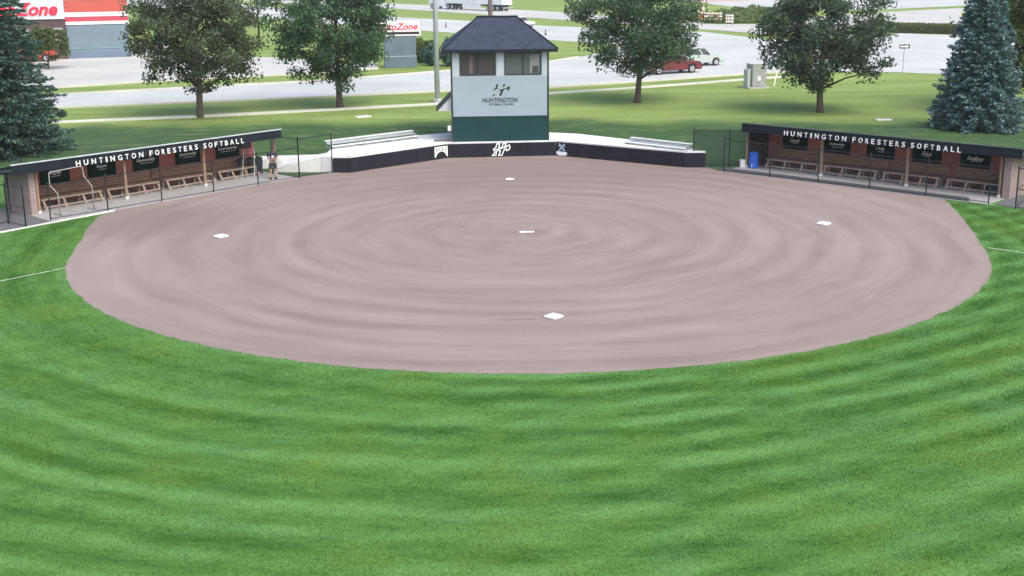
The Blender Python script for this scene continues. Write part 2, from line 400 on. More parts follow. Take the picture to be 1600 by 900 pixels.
# ------------------------------------------------------------------ terrain
def sst(a, b, v):
    t = np.clip((v-a)/(b-a), 0, 1); return t*t*(3-2*t)
def ground_h(x, y):
    ax = np.abs(x); t = (y+ax)*SQ
    t0 = 8.0 + 4.7*sst(6, 10.5, ax)
    h = .85*sst(t0, t0+6.5, t)
    b = .05*np.sin(x*.31+1)*np.sin(y*.23)*sst(t0, t0+8, t)*(1-sst(18, 23, y))*sst(0, .2, h)
    return h + b*0.6
def terrain():
    xs = np.unique(np.concatenate([np.arange(-60, 60.1, 1.), np.linspace(-700, -60, 17), np.linspace(60, 700, 17)]))
    ys = np.unique(np.concatenate([np.arange(-62, 60.1, 1.), np.linspace(-300, -62, 9), np.linspace(60, 900, 22)]))
    X, Y = np.meshgrid(xs, ys); Z = ground_h(X, Y)
    V = np.stack([X, Y, Z], -1).reshape(-1, 3); nx = len(xs)
    i = (np.arange(len(ys)-1)[:, None]*nx + np.arange(nx-1)[None]).ravel()
    F = np.stack([i, i+1, i+1+nx, i+nx], 1)
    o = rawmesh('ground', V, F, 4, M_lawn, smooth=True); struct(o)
terrain()
def sheet(name, pts, z, m, thick=0.):
    mb = MB()
    if thick: mb.prism(pts, z-thick, z)
    else: mb.add([(x, y, z) for x, y in pts], [tuple(range(len(pts)))])
    o = mb.build(name, m); return struct(o)

# infield dirt: arc of 60 ft about the pitcher's plate, opened out to the dugout fences and the backstop
def smooth(P, k=6):
    out = []
    for i in range(1, len(P)-2):
        a, b, c, d = [Vector(q) for q in P[i-1:i+3]]
        for j in range(k):
            t = j/k; out.append(tuple(.5*(2*b+(c-a)*t+(2*a-5*b+4*c-d)*t*t+(3*b-a-3*c+d)*t**3)))
    return out
def dirt_outline():
    arc = [(18.30*math.cos(a), CY+18.30*math.sin(a)) for a in [-math.pi+.10+(math.pi-.55)*i/40 for i in range(41)]]
    P = [(-17.6, -5.1), (-18.55, -6.15), (-18.95, -7.6), (-18.95, -9.3), (-18.75, -11.2), (-18.45, -13.0)] + arc[1:]
    P += [(17.25, -19.0), (17.75, -17.2), (18.35, -15.0), (18.95, -12.6), (19.5, -10.2), (19.85, -8.4), (19.6, -7.3), (18.6, -6.2)]
    P = smooth(P)
    rnd = random.Random(2); Q = []
    for i, (x, y) in enumerate(P):
        d = Vector((x-CX, y-CY)).normalized()*(rnd.uniform(-.035, .035)+.03*math.sin(i*.9)*math.sin(i*.23)); Q.append((x+d.x, y+d.y))
    return Q + [(14.9, -2.5), (11.3, 1.1), (10.8, 2.2), (9.7, 2.45), (3.1, 7.35), (-3.15, 7.15), (-8.4, 2.7), (-9.4, 2.8), (-10.9, 1.75), (-14.9, -2.35)]
DIRT = dirt_outline()
sheet('infield', DIRT, .008, M_dirt)

def inside(P, poly):
    x, y = P[:, 0], P[:, 1]; r = np.zeros(len(P), bool); n = len(poly)
    for i in range(n):
        x0, y0 = poly[i]; x1, y1 = poly[(i+1) % n]
        c = ((y0 > y) != (y1 > y))
        with np.errstate(divide='ignore', invalid='ignore'):
            r ^= c & (x < (x1-x0)*(y-y0)/(y1-y0)+x0)
    return r
def grass_blades():
    rs = np.random.default_rng(5)
    n = 2400000
    P = np.stack([rs.uniform(-27, 27, n), rs.uniform(-46.5, -8.2, n)], 1)
    x, y = P[:, 0], P[:, 1]
    half = 9.5 + (y+46.5)*.57 + 3.
    keep = np.abs(x+2.2-(y+46.5)*.055) < half
    t = (y+np.abs(x))*SQ; keep &= t < 8.5
    P = P[keep]
    P = P[~inside(P*(1+rs.normal(0, .0022, (len(P), 1))), DIRT)]
    P = P[:1150000]; n = len(P); x, y = P[:, 0], P[:, 1]
    r = np.hypot(x-CX, y-CY); th = np.arctan2(y-CY, x-CX)
    ring = np.where(np.sin(r*4.9) > 0, 1., -1.)
    lean = np.stack([-np.sin(th)*ring, np.cos(th)*ring], 1)*.018 + rs.normal(0, .016, (n, 2))
    h = rs.uniform(.018, .036, n); w_ = rs.uniform(.006, .011, n); a = rs.uniform(0, 6.283, n)
    du = np.stack([np.cos(a), np.sin(a)], 1)*w_[:, None]
    V = np.empty((n, 3, 3), np.float32)
    V[:, 0, :2] = P-du; V[:, 1, :2] = P+du; V[:, 0, 2] = V[:, 1, 2] = -.004
    V[:, 2, :2] = P+lean; V[:, 2, 2] = h
    o = rawmesh('outfield_grass', V.reshape(-1, 3), np.arange(3*n).reshape(-1, 3), 3, M_blade)
    tag(o, 'short mown green grass with curved mower stripes around the dirt infield', 'grass', kind='stuff')
grass_blades()

def strip(name, a, b, wd, z, m):
    a, b = Vector((*a, 0)), Vector((*b, 0)); d = (b-a).normalized(); p = Vector((-d.y, d.x, 0))*wd/2
    rnd = random.Random(3); L_, R_ = [], []
    for i in range(61):
        q = a + (b-a)*i/60; k = 1+rnd.uniform(-.25, .25)
        L_.append((q.x+p.x*k, q.y+p.y*k)); R_.append((q.x-p.x*k, q.y-p.y*k))
    mb = MB()
    for i in range(60): mb.add([(*L_[i], z), (*L_[i+1], z), (*R_[i+1], z), (*R_[i], z)], [(0, 1, 2, 3)])
    return mb.build(name, m)
M_chalk = mat('chalk_line', (.42, .52, .36), .9, .3, 5)
for sx, lab in ((-1, 'thin white foul line on the grass beside the dugout with the tube screen'), (1, 'thin white foul line on the grass beside the dugout with the blue barrel')):
    tag(strip('foul_line', (sx*17.75, -17.75), (sx*45, -45), .085, .030, M_chalk), lab, 'line')

# paved ground round the dugouts, in each dugout's own frame
def dug_frame(left):
    ex, ey = (Vector((SQ, SQ, 0)), Vector((-SQ, SQ, 0))) if left else (Vector((SQ, -SQ, 0)), Vector((SQ, SQ, 0)))
    o = (ex*-20.5 if left else ex*7.6) + ey*10.45
    return o, ex, ey
def dpt(left, x, y):
    o, ex, ey = dug_frame(left); q = o + ex*x + ey*y; return (q.x, q.y)
def dsheet(name, left, pts, z, m, thick=.12): return sheet(name, [dpt(left, *p) for p in pts], z, m, thick)
dsheet('dugout_floor', True, [(-.55, -1.95), (13.55, -1.75), (13.6, 2.3), (-.35, 2.3)], .035, M_floor)
dsheet('dugout_floor', False, [(-.3, -1.75), (14.1, -1.95), (14.35, 2.3), (.1, 2.3)], .035, M_floor)
dsheet('side_paving', True, [(-4.2, -2.5), (-.56, -2.1), (-.36, 2.4), (-4.2, 3.2)], .022, M_asph, .1)
dsheet('side_paving', False, [(14.36, -1.7), (18.5, -2.3), (18.5, 1.8), (14.36, 1.2)], .022, M_asph, .1)
dsheet('kerb', True, [(-6.5, -2.75), (2.6, -2.08), (2.6, -1.97), (-6.5, -2.6)], .05, M_conc_w, .12)
dsheet('concrete_path', True, [(-8, 3.3), (-.9, 3.3), (-.9, 4.6), (-8, 5.2)], .03, M_conc, .1)

# ------------------------------------------------------------------ roads beyond the park
near = [(-100, 12.), (-46.5, 23.6), (-30.6, 27.7), (-17.3, 30.7), (-3.9, 34.6), (5.3, 36.6), (13., 39.9), (22.9, 45.), (27.3, 46.6), (32.5, 46.6), (36.7, 45.1), (40.9, 42.2), (45.7, 38.5), (56.5, 32.2), (110, 10)]
farE = [(82., 71.4), (68.1, 85.), (61.8, 92.1), (55.5, 97.4), (48., 95.3), (39.1, 87.2), (36.4, 88.9), (32., 105.4), (24.5, 112.9), (12.8, 123.6), (-.1, 143.2), (-10.8, 156.4), (-26.1, 180.1), (-43., 215.3), (-90, 310)]
farN = [(-115, 300), (-73.2, 227.6), (-35.7, 162.6), (-22.5, 140.6), (-9.7, 121.9), (10.2, 92.9), (16.4, 85.), (17.2, 80.), (14.9, 74.1), (10.7, 66.2), (7.3, 60.9), (.9, 55.6), (-3.4, 52.2), (-13.8, 44.8), (-33.2, 36.9), (-50.3, 31.5), (-104, 19)]
sheet('road', near + [(150, 30)] + farE + farN, .872, M_road)
sheet('divided_road', [(-60, 262), (-29.2, 214.7), (-11.9, 190.4), (14.6, 143.8), (25.9, 122.3), (33.7, 109.4), (38.9, 98.4), (45.1, 102.6), (63.1, 119.), (72.9, 115.1), (130, 90), (190, 150), (94.6, 166.6), (76.2, 155.5), (61.6, 145.1), (44.8, 121.5), (37.5, 123.1), (29.4, 144.4), (16.9, 171.3), (-12.8, 217.), (-31.4, 238.1), (-62, 285)], .884, M_road2)
sheet('parking_lot', [(52.2, 230), (52.2, 190.9), (55., 163.5), (78.8, 164.7), (94.5, 174.4), (160, 200), (160, 330), (52, 330)], .868, M_road)
sheet('store_lot', [(-70, 31.), (-48.1, 37.2), (-34.8, 42.5), (-29., 46.), (-14.5, 52.1), (-9.4, 55.9), (-9.9, 62.5), (-21.7, 71.6), (-35.7, 78.5), (-36., 100), (-80, 100), (-90, 60)], .878, M_road2)
swn = [(-90, 5.2), (-42.9, 15.9), (-28.1, 18.9), (-16.1, 21.9), (-3.9, 25.8), (4.9, 31.6), (12.2, 34.9), (22.2, 40.2), (25.9, 42.2)]
swf = [(26.4, 43.3), (22.6, 41.4), (12.4, 35.9), (5., 32.8), (-3.9, 26.8), (-16.2, 22.9), (-28.4, 19.9), (-43.5, 16.9), (-90, 6.4)]
sheet('sidewalk', swn+swf, .925, M_walk, .1)
def kerb(pts, wd=.3, z=.98):
    for a, b in zip(pts[:-1], pts[1:]):
        a, b = Vector(a), Vector(b); d = (b-a).normalized(); p = Vector((-d.y, d.x))*wd/2
        sheet('kerb', [tuple(a-p), tuple(b-p), tuple(b+p), tuple(a+p)], z, M_walk, .14)
kerb(near[1:9]); kerb(farN[9:16]); kerb([(-48.1, 37.2), (-34.8, 42.5), (-29., 46.), (-14.5, 52.1), (-9.4, 55.9)])

# ------------------------------------------------------------------ backstop: raised plaza, padded wall, ramp
PZ = .82
wl = [(-9.9, 2.95), (-9.34, 2.72), (-8.41, 2.62), (-3.15, 7.08), (3.06, 7.28), (9.64, 2.3), (10.74, 2.18)]
plaza = [(x, y+.22) for x, y in wl] + [(10.7, 2.9), (10.1, 3.4), (7.9, 6.9), (4.6, 10.2), (2.9, 11.), (-2.9, 11.6), (-4.5, 10.9), (-9.6, 6.6)]
o = sheet('plaza', plaza, PZ+.02, M_conc_w, .9)
t = thing('backstop_wall', 'low black padded backstop wall with white coping behind home plate', 'wall', (0, 0, 0))
def seg_box(mb, a, b, off0, off1, z0, z1, trim=0.):
    a, b = Vector(a), Vector(b); d = (b-a).normalized(); p = Vector((-d.y, d.x)); a = a + d*trim; b = b - d*trim
    mb.prism([tuple(a+p*off0), tuple(b+p*off0), tuple(b+p*off1), tuple(a+p*off1)], z0, z1)
for i in range(1, 6):
    a, b = Vector(wl[i]), Vector(wl[i+1]); ln = (b-a).length; k = max(1, round(ln/2.4))
    for j in range(k):
        mb = MB(); seg_box(mb, a+(b-a)*j/k, a+(b-a)*(j+1)/k, 0, .12, .01, PZ-.03, .004); mb.build('pad', M_pad, t, .02)
    mb = MB(); seg_box(mb, a, b, .125, .34, .0, PZ+.035); mb.build('coping', M_conc_w, t)
mb = MB(); seg_box(mb, (-9.98, 2.98), (-9.36, 2.74), 0, .4, 0, PZ+.04); mb.build('end_block', M_conc_w, t, .015)
# white ramp wall running down to the dugout
t = thing('ramp_wall', 'white sloping concrete ramp wall beside the padded wall, by the standing person', 'wall', (-9.98, 3.02, 0), R(174))
MB().side([(0, 0), (2.5, 0), (2.5, .22), (0, PZ+.0)], -.22, 0).build('ramp_face', M_conc_w, t)
MB().add([(0, -.23, PZ+.004), (2.5, -.23, .224), (2.5, -1.5, .3), (0, -1.5, PZ+.004)], [(0, 1, 2, 3)]).build('ramp_deck', M_conc_w, t)
sheet('concrete_path', [(-9.4, 4.9), (-9.4, 6.1), (-12.9, 5.9), (-20, 4.2), (-20, 2.9), (-12.7, 4.7)], .50, M_conc_w, .5)
t = tag(MB().prism([(-3.95, 7.75), (-3.05, 7.85), (-3.0, 8.5), (-3.9, 8.5)], PZ+.02, PZ+.07).build('drain_grate', mat('iron_grate', (.16, .155, .15), .8, .3, 4), None, .015), 'dark grey drain cover set in the white plaza beside the tower', 'drain cover')

# marks on the pads -----------------------------------------------------------
HP = [[(770, 195), (825, 195), (795, 288), (842, 290), (762, 325), (690, 362), (678, 336), (738, 296)],
      [(745, 402), (718, 490), (655, 495), (700, 442)],
      [(940, 195), (1000, 195), (968, 262), (915, 282)],
      [(800, 366), (895, 316), (1000, 288), (1098, 240), (1112, 292), (1092, 338), (1040, 366), (1020, 350), (1052, 314), (962, 326), (890, 490), (825, 493), (872, 372)]]
def inflate(poly, d):
    n = len(poly); area = sum(poly[i][0]*poly[(i+1) % n][1]-poly[(i+1) % n][0]*poly[i][1] for i in range(n)); sg = 1 if area > 0 else -1
    out = []
    for i in range(n):
        a, b, c = Vector(poly[i-1]), Vector(poly[i]), Vector(poly[(i+1) % n])
        e1 = (b-a).normalized(); e2 = (c-b).normalized()
        n1 = Vector((e1.y, -e1.x))*sg; n2 = Vector((e2.y, -e2.x))*sg; m = (n1+n2)
        m = m.normalized() if m.length > .2 else n1
        out.append(tuple(b + m*d/max(.5, m.dot(n1))))
    return out
def h_logo(parent, loc, w_, m, grow=0., y0=0., y1=.01, M=None):
    k = w_/457.; mb = MB()
    for i, p in enumerate(HP):
        q = inflate(p, grow) if grow else p
        mb.side([((x-883)*k, (344-z)*k) for x, z in q], y0-.0008*i, y1)
    o = mb.build('emblem', m, parent); o.location = loc; return o
t = thing('wall_emblem', 'dark green italic H emblem outlined in white on the padded wall', 'emblem', (-.08, 7.16, .43), R(1.85))
h_logo(t, (0, -.012, 0), .95, M_white, 26., -.004, .004)
h_logo(t, (0, -.022, 0), .95, M_green, -4, -.004, .002)
d = Vector(wl[3])-Vector(wl[2]); ang = math.atan2(d.y, d.x); q = Vector(wl[3])-d.normalized()*.52
t = thing('wall_badge', 'white arched badge with letters on the left wing of the padded wall', 'badge', (q.x, q.y, .42), ang)
arch = [(-.48, .30), (.48, .30), (.48, -.30)] + [(.34*math.cos(a)*1.15, -.34+.36*math.sin(a)) for a in [math.pi*i/12 for i in range(1, 12)]] + [(-.48, -.30)]
MB().side(arch, -.02, -.008).build('badge_plate', M_white, t)
for i, ch in enumerate('NAIA'):
    text('letter', ch, M_pad, t, (-.30+.2*i, -.024, .14), width=.13 if ch != 'I' else .05, height=.24-.05*(1-abs(i-1.5)/1.5), depth=.006)
d = Vector(wl[5])-Vector(wl[4]); ang = math.atan2(d.y, d.x); q = Vector(wl[4])+d.normalized()*.42
t = thing('wall_crest', 'pale blue crossed X crest over a white ribbon on the padded wall', 'crest', (q.x, q.y, .42), ang)
mb = MB()
for s in (-1, 1):
    mb.side([(s*-.24, .30), (s*-.12, .30), (s*.24, -.10), (s*.12, -.10)], -.020-.002*s, -.008)
    mb.side([(s*.16, .12), (s*.26, .12), (s*.14, .22), (s*.08, .2)], -.019, -.008)
mb.build('cross', mat('crest_blue', (.36, .46, .60), .5, .05), t)
MB().side([(-.34, -.14), (.34, -.17), (.36, -.30), (.2, -.38), (-.2, -.38), (-.36, -.28)], -.024, -.008).build('ribbon', M_white, t)
MB().side([(-.2, -.10), (0, .10), (.2, -.10), (.26, -.138), (-.26, -.136)], -.016, -.006).build('shield', mat('crest_navy', (.01, .02, .05), .5, .1), t)

# ------------------------------------------------------------------ bleachers
def bleacher(label, a, b, rows, z0, back, zs=.14, dz=.24):
    a, b = Vector((*a, 0)), Vector((*b, 0)); d = b-a; L = d.length
    t = thing('bleacher', label, 'bleacher', (a.x, a.y, z0), math.atan2(d.y, d.x))
    for r in range(rows):
        y = r*.62; z = zs+r*dz
        for k in range(2): MB().box(0, L, y+k*.135, y+k*.135+.125, z, z+.04).build('seat_board', M_alu, t, .006)
        if r: MB().box(0, L, y-.30, y-.04, z-.14, z-.11).build('foot_board', M_aluf, t, .005); MB().box(0, L, y-.03, y-.01, z-.12, z-.02).build('riser_board', M_aluf, t)
    if back:
        for k in range(2): MB().box(0, L, rows*.62-.18, rows*.62-.15, .05+rows*dz+k*.13, .15+rows*dz+k*.13).build('back_board', M_alu, t, .005)
    n = max(3, int(L/1.8)+1)
    for i in range(n):
        x = .15+(L-.3)*i/(n-1); mb = MB()
        mb.tube([(x, -.05, .02), (x, rows*.62-.2, .02)], .025, 6); mb.tube([(x, 0, zs-.02), (x, rows*.62-.5, zs-.02+(rows-1)*dz)], .02, 6)
        for r in range(rows): mb.tube([(x, r*.62+.1, .02), (x, r*.62+.1, zs+r*dz)], .022, 6)
        if back: mb.tube([(x, rows*.62-.14, .02), (x, rows*.62-.14, .2+rows*dz)], .022, 6)
        mb.build('frame', M_aluf, t)
bleacher('long low aluminium bleacher on the plaza beside the tower stair hood', (-9.55, 5.5), (-4.75, 9.3), 2, PZ+.02, False)
bleacher('short aluminium bleacher of two rows on the plaza near the dugout with the blue barrel', (6.75, 5.75), (9.65, 2.75), 2, PZ+.02, False, .10, .17)

# ------------------------------------------------------------------ press tower
TW = thing('press_tower', 'two-storey white and green press box tower with dark hipped shingle roof', 'tower', (0, 7.62, PZ+.02))
x0, x1, dep = -2.86, 2.67, 4.4; zb = 1.44; zt = 5.12
MB().box(x0, x1, 0, dep, 0, zb).build('lower_wall', M_green, TW)
mb = MB()                                      # upper storey with two window openings
W1, W2, wz0, wz1 = (-2.38, -.32), (.17, 2.28), 3.77, 5.06
mb.box(x0, x1, .0, .12, zb+.002, wz0); mb.box(x0, W1[0], 0, .12, wz0, zt); mb.box(W1[1], W2[0], 0, .12, wz0, zt); mb.box(W2[1], x1, 0, .12, wz0, zt)
mb.box(W1[0], W1[1], 0, .12, wz1, zt); mb.box(W2[0], W2[1], 0, .12, wz1, zt)
mb.box(x0, x0+.12, .121, dep, zb+.002, zt); mb.box(x1-.12, x1, .121, dep, zb+.002, zt); mb.box(x0+.121, x1-.121, dep-.12, dep, zb+.002, zt)
mb.box(x0+.121, x1-.121, .121, dep-.121, 3.0, 3.1)
mb.build('upper_wall', M_wallw, TW)
for (a, b), gl in ((W1, (M_glass, M_glass)), (W2, (M_glass2, M_glass2))):
    f = MB(); f.box(a, b, -.02, .06, wz0, wz0+.06).box(a, b, -.02, .06, wz1-.06, wz1).box(a, a+.06, -.02, .06, wz0+.061, wz1-.061).box(b-.06, b, -.02, .06, wz0+.061, wz1-.061)
    m_ = (a+b)/2; f.box(m_-.035, m_+.035, -.015, .055, wz0+.061, wz1-.061)
    fr = f.build('window', M_trim, TW)
    MB().box(a+.061, m_-.036, .02, .03, wz0+.061, wz1-.061).build('pane', gl[0], fr)
    MB().box(m_+.036, b-.061, .035, .045, wz0+.061, wz1-.061).build('pane', gl[1], fr)
MB().box(W1[0]+.55, W1[0]+.75, -.001, .018, wz0+.1, wz1-.1).build('blind', mat('blind_brown', (.11, .09, .085), .7), TW)
MB().box(1.62, 2.16, .005, .033, wz0+.08, wz1-.12).build('blind', mat('interior_pale', (.20, .22, .215), .7), TW)
MB().box(1.75, 2.12, -.004, .004, wz0+.1, wz0+.5).build('monitor', mat('monitor_dark', (.04, .05, .05), .4), TW)
for x in (x0-.04, x1-.06): MB().box(x, x+.10, -.03, .07, 0, zt).build('corner_trim', M_trim, TW)
MB().box(x0+.061, x1-.061, -.025, -.002, zb-.05, zb+.012).build('band_trim', M_trim, TW)
for a, b in ((x0+.062, W1[0]-.05), (W1[1]+.05, W2[0]-.05), (W2[1]+.05, x1-.062)):
    MB().box(a, b, -.012, -.002, wz0-.05, zt).build('window_trim', mat('trim_white', (.40, .47, .50), .5, .04), TW)
for k in range(12): MB().box(x0+.062, x1-.062, -.006-.0005*(k % 2), -.001, zb+.02+k*.19, zb+.2+k*.19).build('siding_board', M_wallw, TW)
e = .5; ez = zt+.02; rx0, rx1, ry, rz = -1.28, 1.02, dep/2, 6.92
E4 = [(x0-e, -e), (x1+e, -e), (x1+e, dep+e), (x0-e, dep+e)]
mb = MB(); mb.add([(x, y, ez+.12) for x, y in E4] + [(rx0, ry, rz), (rx1, ry, rz)], [(0, 1, 5, 4), (1, 2, 5), (2, 3, 4, 5), (3, 0, 4)])
rf = mb.build('roof', M_shing, TW)
MB().prism(E4, ez-.06, ez+.115).build('eave', M_fascia, rf)
MB().tube([(rx0-.05, ry, rz+.01), (rx1+.05, ry, rz+.01)], .07, 6).build('ridge_cap', M_fascia, rf)
for a, b in ((E4[0], (rx0, ry, rz)), (E4[1], (rx1, ry, rz))): MB().tube([(*a, ez+.13), b], .05, 6).build('hip_cap', M_fascia, rf)
mb = MB(); mb.add([(x0-.045, .3, 2.70), (x0-.045, 2.0, 2.70), (x0-.86, 2.0, 1.86), (x0-.86, .3, 1.86)], [(0, 1, 2, 3)])
mb.add([(x0-.045, .3, 2.62), (x0-.045, 2.0, 2.62), (x0-.86, 2.0, 1.76), (x0-.86, .3, 1.76)], [(0, 1, 2, 3)])
hd = MB().side([(x0-.045, 2.72), (x0-.90, 1.84), (x0-.90, 1.72), (x0-.045, 2.58)], .2, 2.1).build('stair_hood', M_trim, TW)
MB().side([(x0-.046, 2.56), (x0-.84, 1.76), (x0-.046, 1.76)], .24, .28).build('hood_side', mat('hood_grey', (.42, .47, .48), .6, .06), hd)
MB().box(x0-.27, x0-.045, .10, .32, .62, .92).build('meter_box', M_white, TW, .02)
t = thing('tower_emblem', 'dark green italic H emblem with lettering on the white tower front', 'emblem', (-.1, 7.608, PZ+2.95))
h_logo(t, (.06, -.004, 0), 1.07, MATS['trim_white'], 13., -.002, .002)
h_logo(t, (.06, -.008, 0), 1.07, M_print, 0., -.002, .002)
text('lettering', 'HUNTINGTON', M_print, t, (0, -.012, -.56), width=2.08, height=.25, shear=.25, depth=.006, bold=.012)
text('lettering', 'SOFTBALL STADIUM', M_print, t, (.06, -.012, -.80), width=1.4, height=.10, shear=.2, depth=.006, bold=.008)

# ------------------------------------------------------------------ dugouts
WORDS = 'HUNTINGTON FORESTERS SOFTBALL'.split()
def dugout(left, label, LEN, post_x, rx, txt_x):
    o, ex, ey = dug_frame(left); rz_ = R(45) if left else R(-45)
    who = 'with the tube screen' if left else 'with the blue barrel'
    D = thing('dugout', label, 'dugout', tuple(o), rz_)
    bk = 2.0
    MB().box(-.1, LEN+.1, bk, bk+.2, .04, 1.78).build('back_wall', M_brick, D)
    def slope_wall(xa, xb, ya, yb, zb_):
        za, zc_ = 2.10-.124*(ya+.57), 2.10-.124*(yb+.57)
        return MB().add([(xa, ya, zb_), (xb, ya, zb_), (xb, yb, zb_), (xa, yb, zb_), (xa, ya, za), (xb, ya, za), (xb, yb, zc_), (xa, yb, zc_)], [(3, 2, 1, 0), (4, 5, 6, 7), (0, 1, 5, 4), (1, 2, 6, 5), (2, 3, 7, 6), (3, 0, 4, 7)])
    if left:
        slope_wall(-.42, -.12, -.12, bk+.2, .0).build('end_wall', M_block, D)
        slope_wall(-.119, -.02, .1, bk-.01, .04).build('end_lining', M_brick, D)
        MB().box(12.55, LEN-.1, bk-.08, bk-.002, 1.30, 1.72).build('dark_opening', M_black, D)
    else:
        slope_wall(LEN+.12, LEN+.46, -.12, bk+.2, .0).build('end_wall', M_block, D)
        slope_wall(LEN, LEN+.119, .1, bk-.01, .04).build('end_lining', M_brick, D)
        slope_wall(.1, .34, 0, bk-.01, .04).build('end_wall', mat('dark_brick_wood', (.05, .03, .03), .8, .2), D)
    for x in post_x:
        p = MB().box(x-.06, x+.06, -.06, .06, .06, 2.09).build('post', M_postw, D, .008)
        MB().box(x-.075, x+.075, -.075, .075, .034, .16).build('post_foot', M_conc_w, p, .006)
    y0 = -.62
    mb = MB(); mb.side([(rx[0], 0), (rx[1], 0), (rx[1], .04), (rx[0], .04)], 0, 0.001)
    # roof: slab that falls to the back
    rf = MB(); rf.add([(rx[0], y0+.05, 2.18), (rx[1], y0+.05, 2.18), (rx[1], bk+.45, 1.80), (rx[0], bk+.45, 1.80), (rx[0], y0+.05, 2.30), (rx[1], y0+.05, 2.30), (rx[1], bk+.45, 1.88), (rx[0], bk+.45, 1.88)],
           [(3, 2, 1, 0), (4, 5, 6, 7), (0, 1, 5, 4), (1, 2, 6, 5), (2, 3, 7, 6), (3, 0, 4, 7)])
    rfo = rf.build('roof', M_roofdk, D)
    f = MB().box(rx[0], rx[1], y0, y0+.045, 2.04, 2.47).build('fascia', M_fascia, D, .006)
    MB().box(rx[0]-.01, rx[1]+.01, y0-.02, y0+.10, 2.472, 2.51).build('drip_edge', M_roofm if left else M_roofdk, f)
    MB().box(rx[0], rx[1], y0-.006, y0-.001, 2.235, 2.25).build('fascia_seam', M_black, f)
    for xx in (rx[0]+.001, rx[1]-.046):
        MB().add([(xx, y0+.047, 2.10), (xx, bk+.5, 1.70), (xx, bk+.5, 1.90), (xx, y0+.047, 2.45), (xx+.045, y0+.047, 2.10), (xx+.045, bk+.5, 1.70), (xx+.045, bk+.5, 1.90), (xx+.045, y0+.047, 2.45)], [(0, 1, 2, 3), (7, 6, 5, 4), (0, 4, 5, 1), (1, 5, 6, 2), (2, 6, 7, 3), (3, 7, 4, 0)]).build('rake_board', M_fascia, rfo)
    for wd, (a, b) in zip(WORDS, txt_x):
        ws = [.07 if ch == 'I' else .22 if ch in 'HNUOGA' else .165 for ch in wd]; gap = (b-a-sum(ws))/(len(wd)-1); cx_ = a
        for ch, wdt in zip(wd, ws):
            text('letter', ch, M_letter, f, (cx_+wdt/2, y0-.022, 2.18), width=wdt, height=.25, depth=.03, bold=.008); cx_ += wdt+gap
    nb = thing
    words = (['Integrity', 'Respect', 'Responsibility', 'Sportsmanship', 'Servant Leadership'] if left else ['Growth', 'Authenticity', 'Unity', 'Grace', 'Excellence'])
    ords = ['first', 'second', 'third', 'fourth', 'fifth']
    for i, wd in enumerate(words):
        xc = 1.98+2.47*i; q = o + ex*xc + ey*(bk-.03)
        k = ords[4-i] if left else ords[i]
        b = thing('banner', f'green script banner, {k} from the backstop in the dugout {who}', 'banner', (q.x, q.y, 1.34), rz_)
        MB().box(-.76, .76, -.012, 0, -.42, .42).build('cloth', M_banner, b)
        w_ = {5: .52, 6: .55, 7: .58}.get(len(wd), .075*len(wd)+.05)
        text('script', wd, M_letter, b, (0, -.02, .09), width=min(w_, 1.25), height=.20, shear=.45, space=.86, depth=.006, bold=.006)
        MB().box(-w_*.3, w_*.38, -.02, -.014, -.07, -.05).build('underline', M_letter, b)
    # benches
    bx = [.55, 3.9, 7.2, 10.35] if left else [.95, 4.35, 7.65, 10.95]
    bl = [3.15, 3.0, 2.9, 2.55] if left else [3.2, 3.05, 3.0, 2.85]
    for i in range(4):
        q = o + ex*bx[i] + ey*.62; L = bl[i]
        k = ords[3-i] if left else ords[i]
        b = thing('bench', f'brown wooden bench, {k} from the backstop in the dugout {who}', 'bench', (q.x, q.y, .036), rz_)
        for r in range(3): MB().box(0, L, .18+.15*r, .18+.15*r+.138, .42, .46).build('seat_board', M_board, b, .006)
        MB().box(0, L, .165, .179, .385, .462).build('seat_edge', M_rail, b)
        for r in range(4): MB().box(-.08, L+.08, 1.25-.02*r, 1.32, .45+.128*r, .53+.128*r).build('back_board', M_board, b, .006)
        MB().box(0, L, .80, 1.30, .38, .415).build('seat_shelf', M_board, b)
        MB().box(.02, L-.02, -.03, .06, .06, .13).build('foot_rail', M_rail, b, .006)
        for x in (.12, L*.36, L*.68, L-.12):
            lg = MB(); lg.side([(x-.05, .0), (x+.05, .0), (x+.05, .40), (x-.05, .40)], .55, .63)
            lg.add([(x-.05, -.06, 0), (x+.05, -.06, 0), (x+.05, .06, 0), (x-.05, .06, 0), (x-.05, .20, .40), (x+.05, .20, .40), (x+.05, .30, .40), (x-.05, .30, .40)], [(3, 2, 1, 0), (4, 5, 6, 7), (0, 1, 5, 4), (1, 2, 6, 5), (2, 3, 7, 6), (3, 0, 4, 7)])
            lg.build('leg', M_rail, b)
    return D
dugout(True, 'red brick open dugout with dark roof, beside the ramp wall and standing person', 13.5, (.0, 4.5, 9.0, 13.45), (-1.4, 13.5), ((1.68, 5.19), (5.54, 8.27), (8.61, 11.06)))
dugout(False, 'red brick open dugout with dark roof, in front of the blue spruce', 13.95, (.22, 4.65, 9.3, 13.9), (.2, 15.0), ((2.76, 6.27), (6.62, 9.38), (9.68, 12.15)))
q = [dpt(False, *p) for p in ((-.55, -1.72), (13.25, -1.86), (12.85, -.95), (-.7, -.85))]
tag(MB().prism(q, .037, .05).build('rubber_mat', M_mat_r), 'long dark rubber mat on the concrete before the dugout with the blue barrel', 'mat')

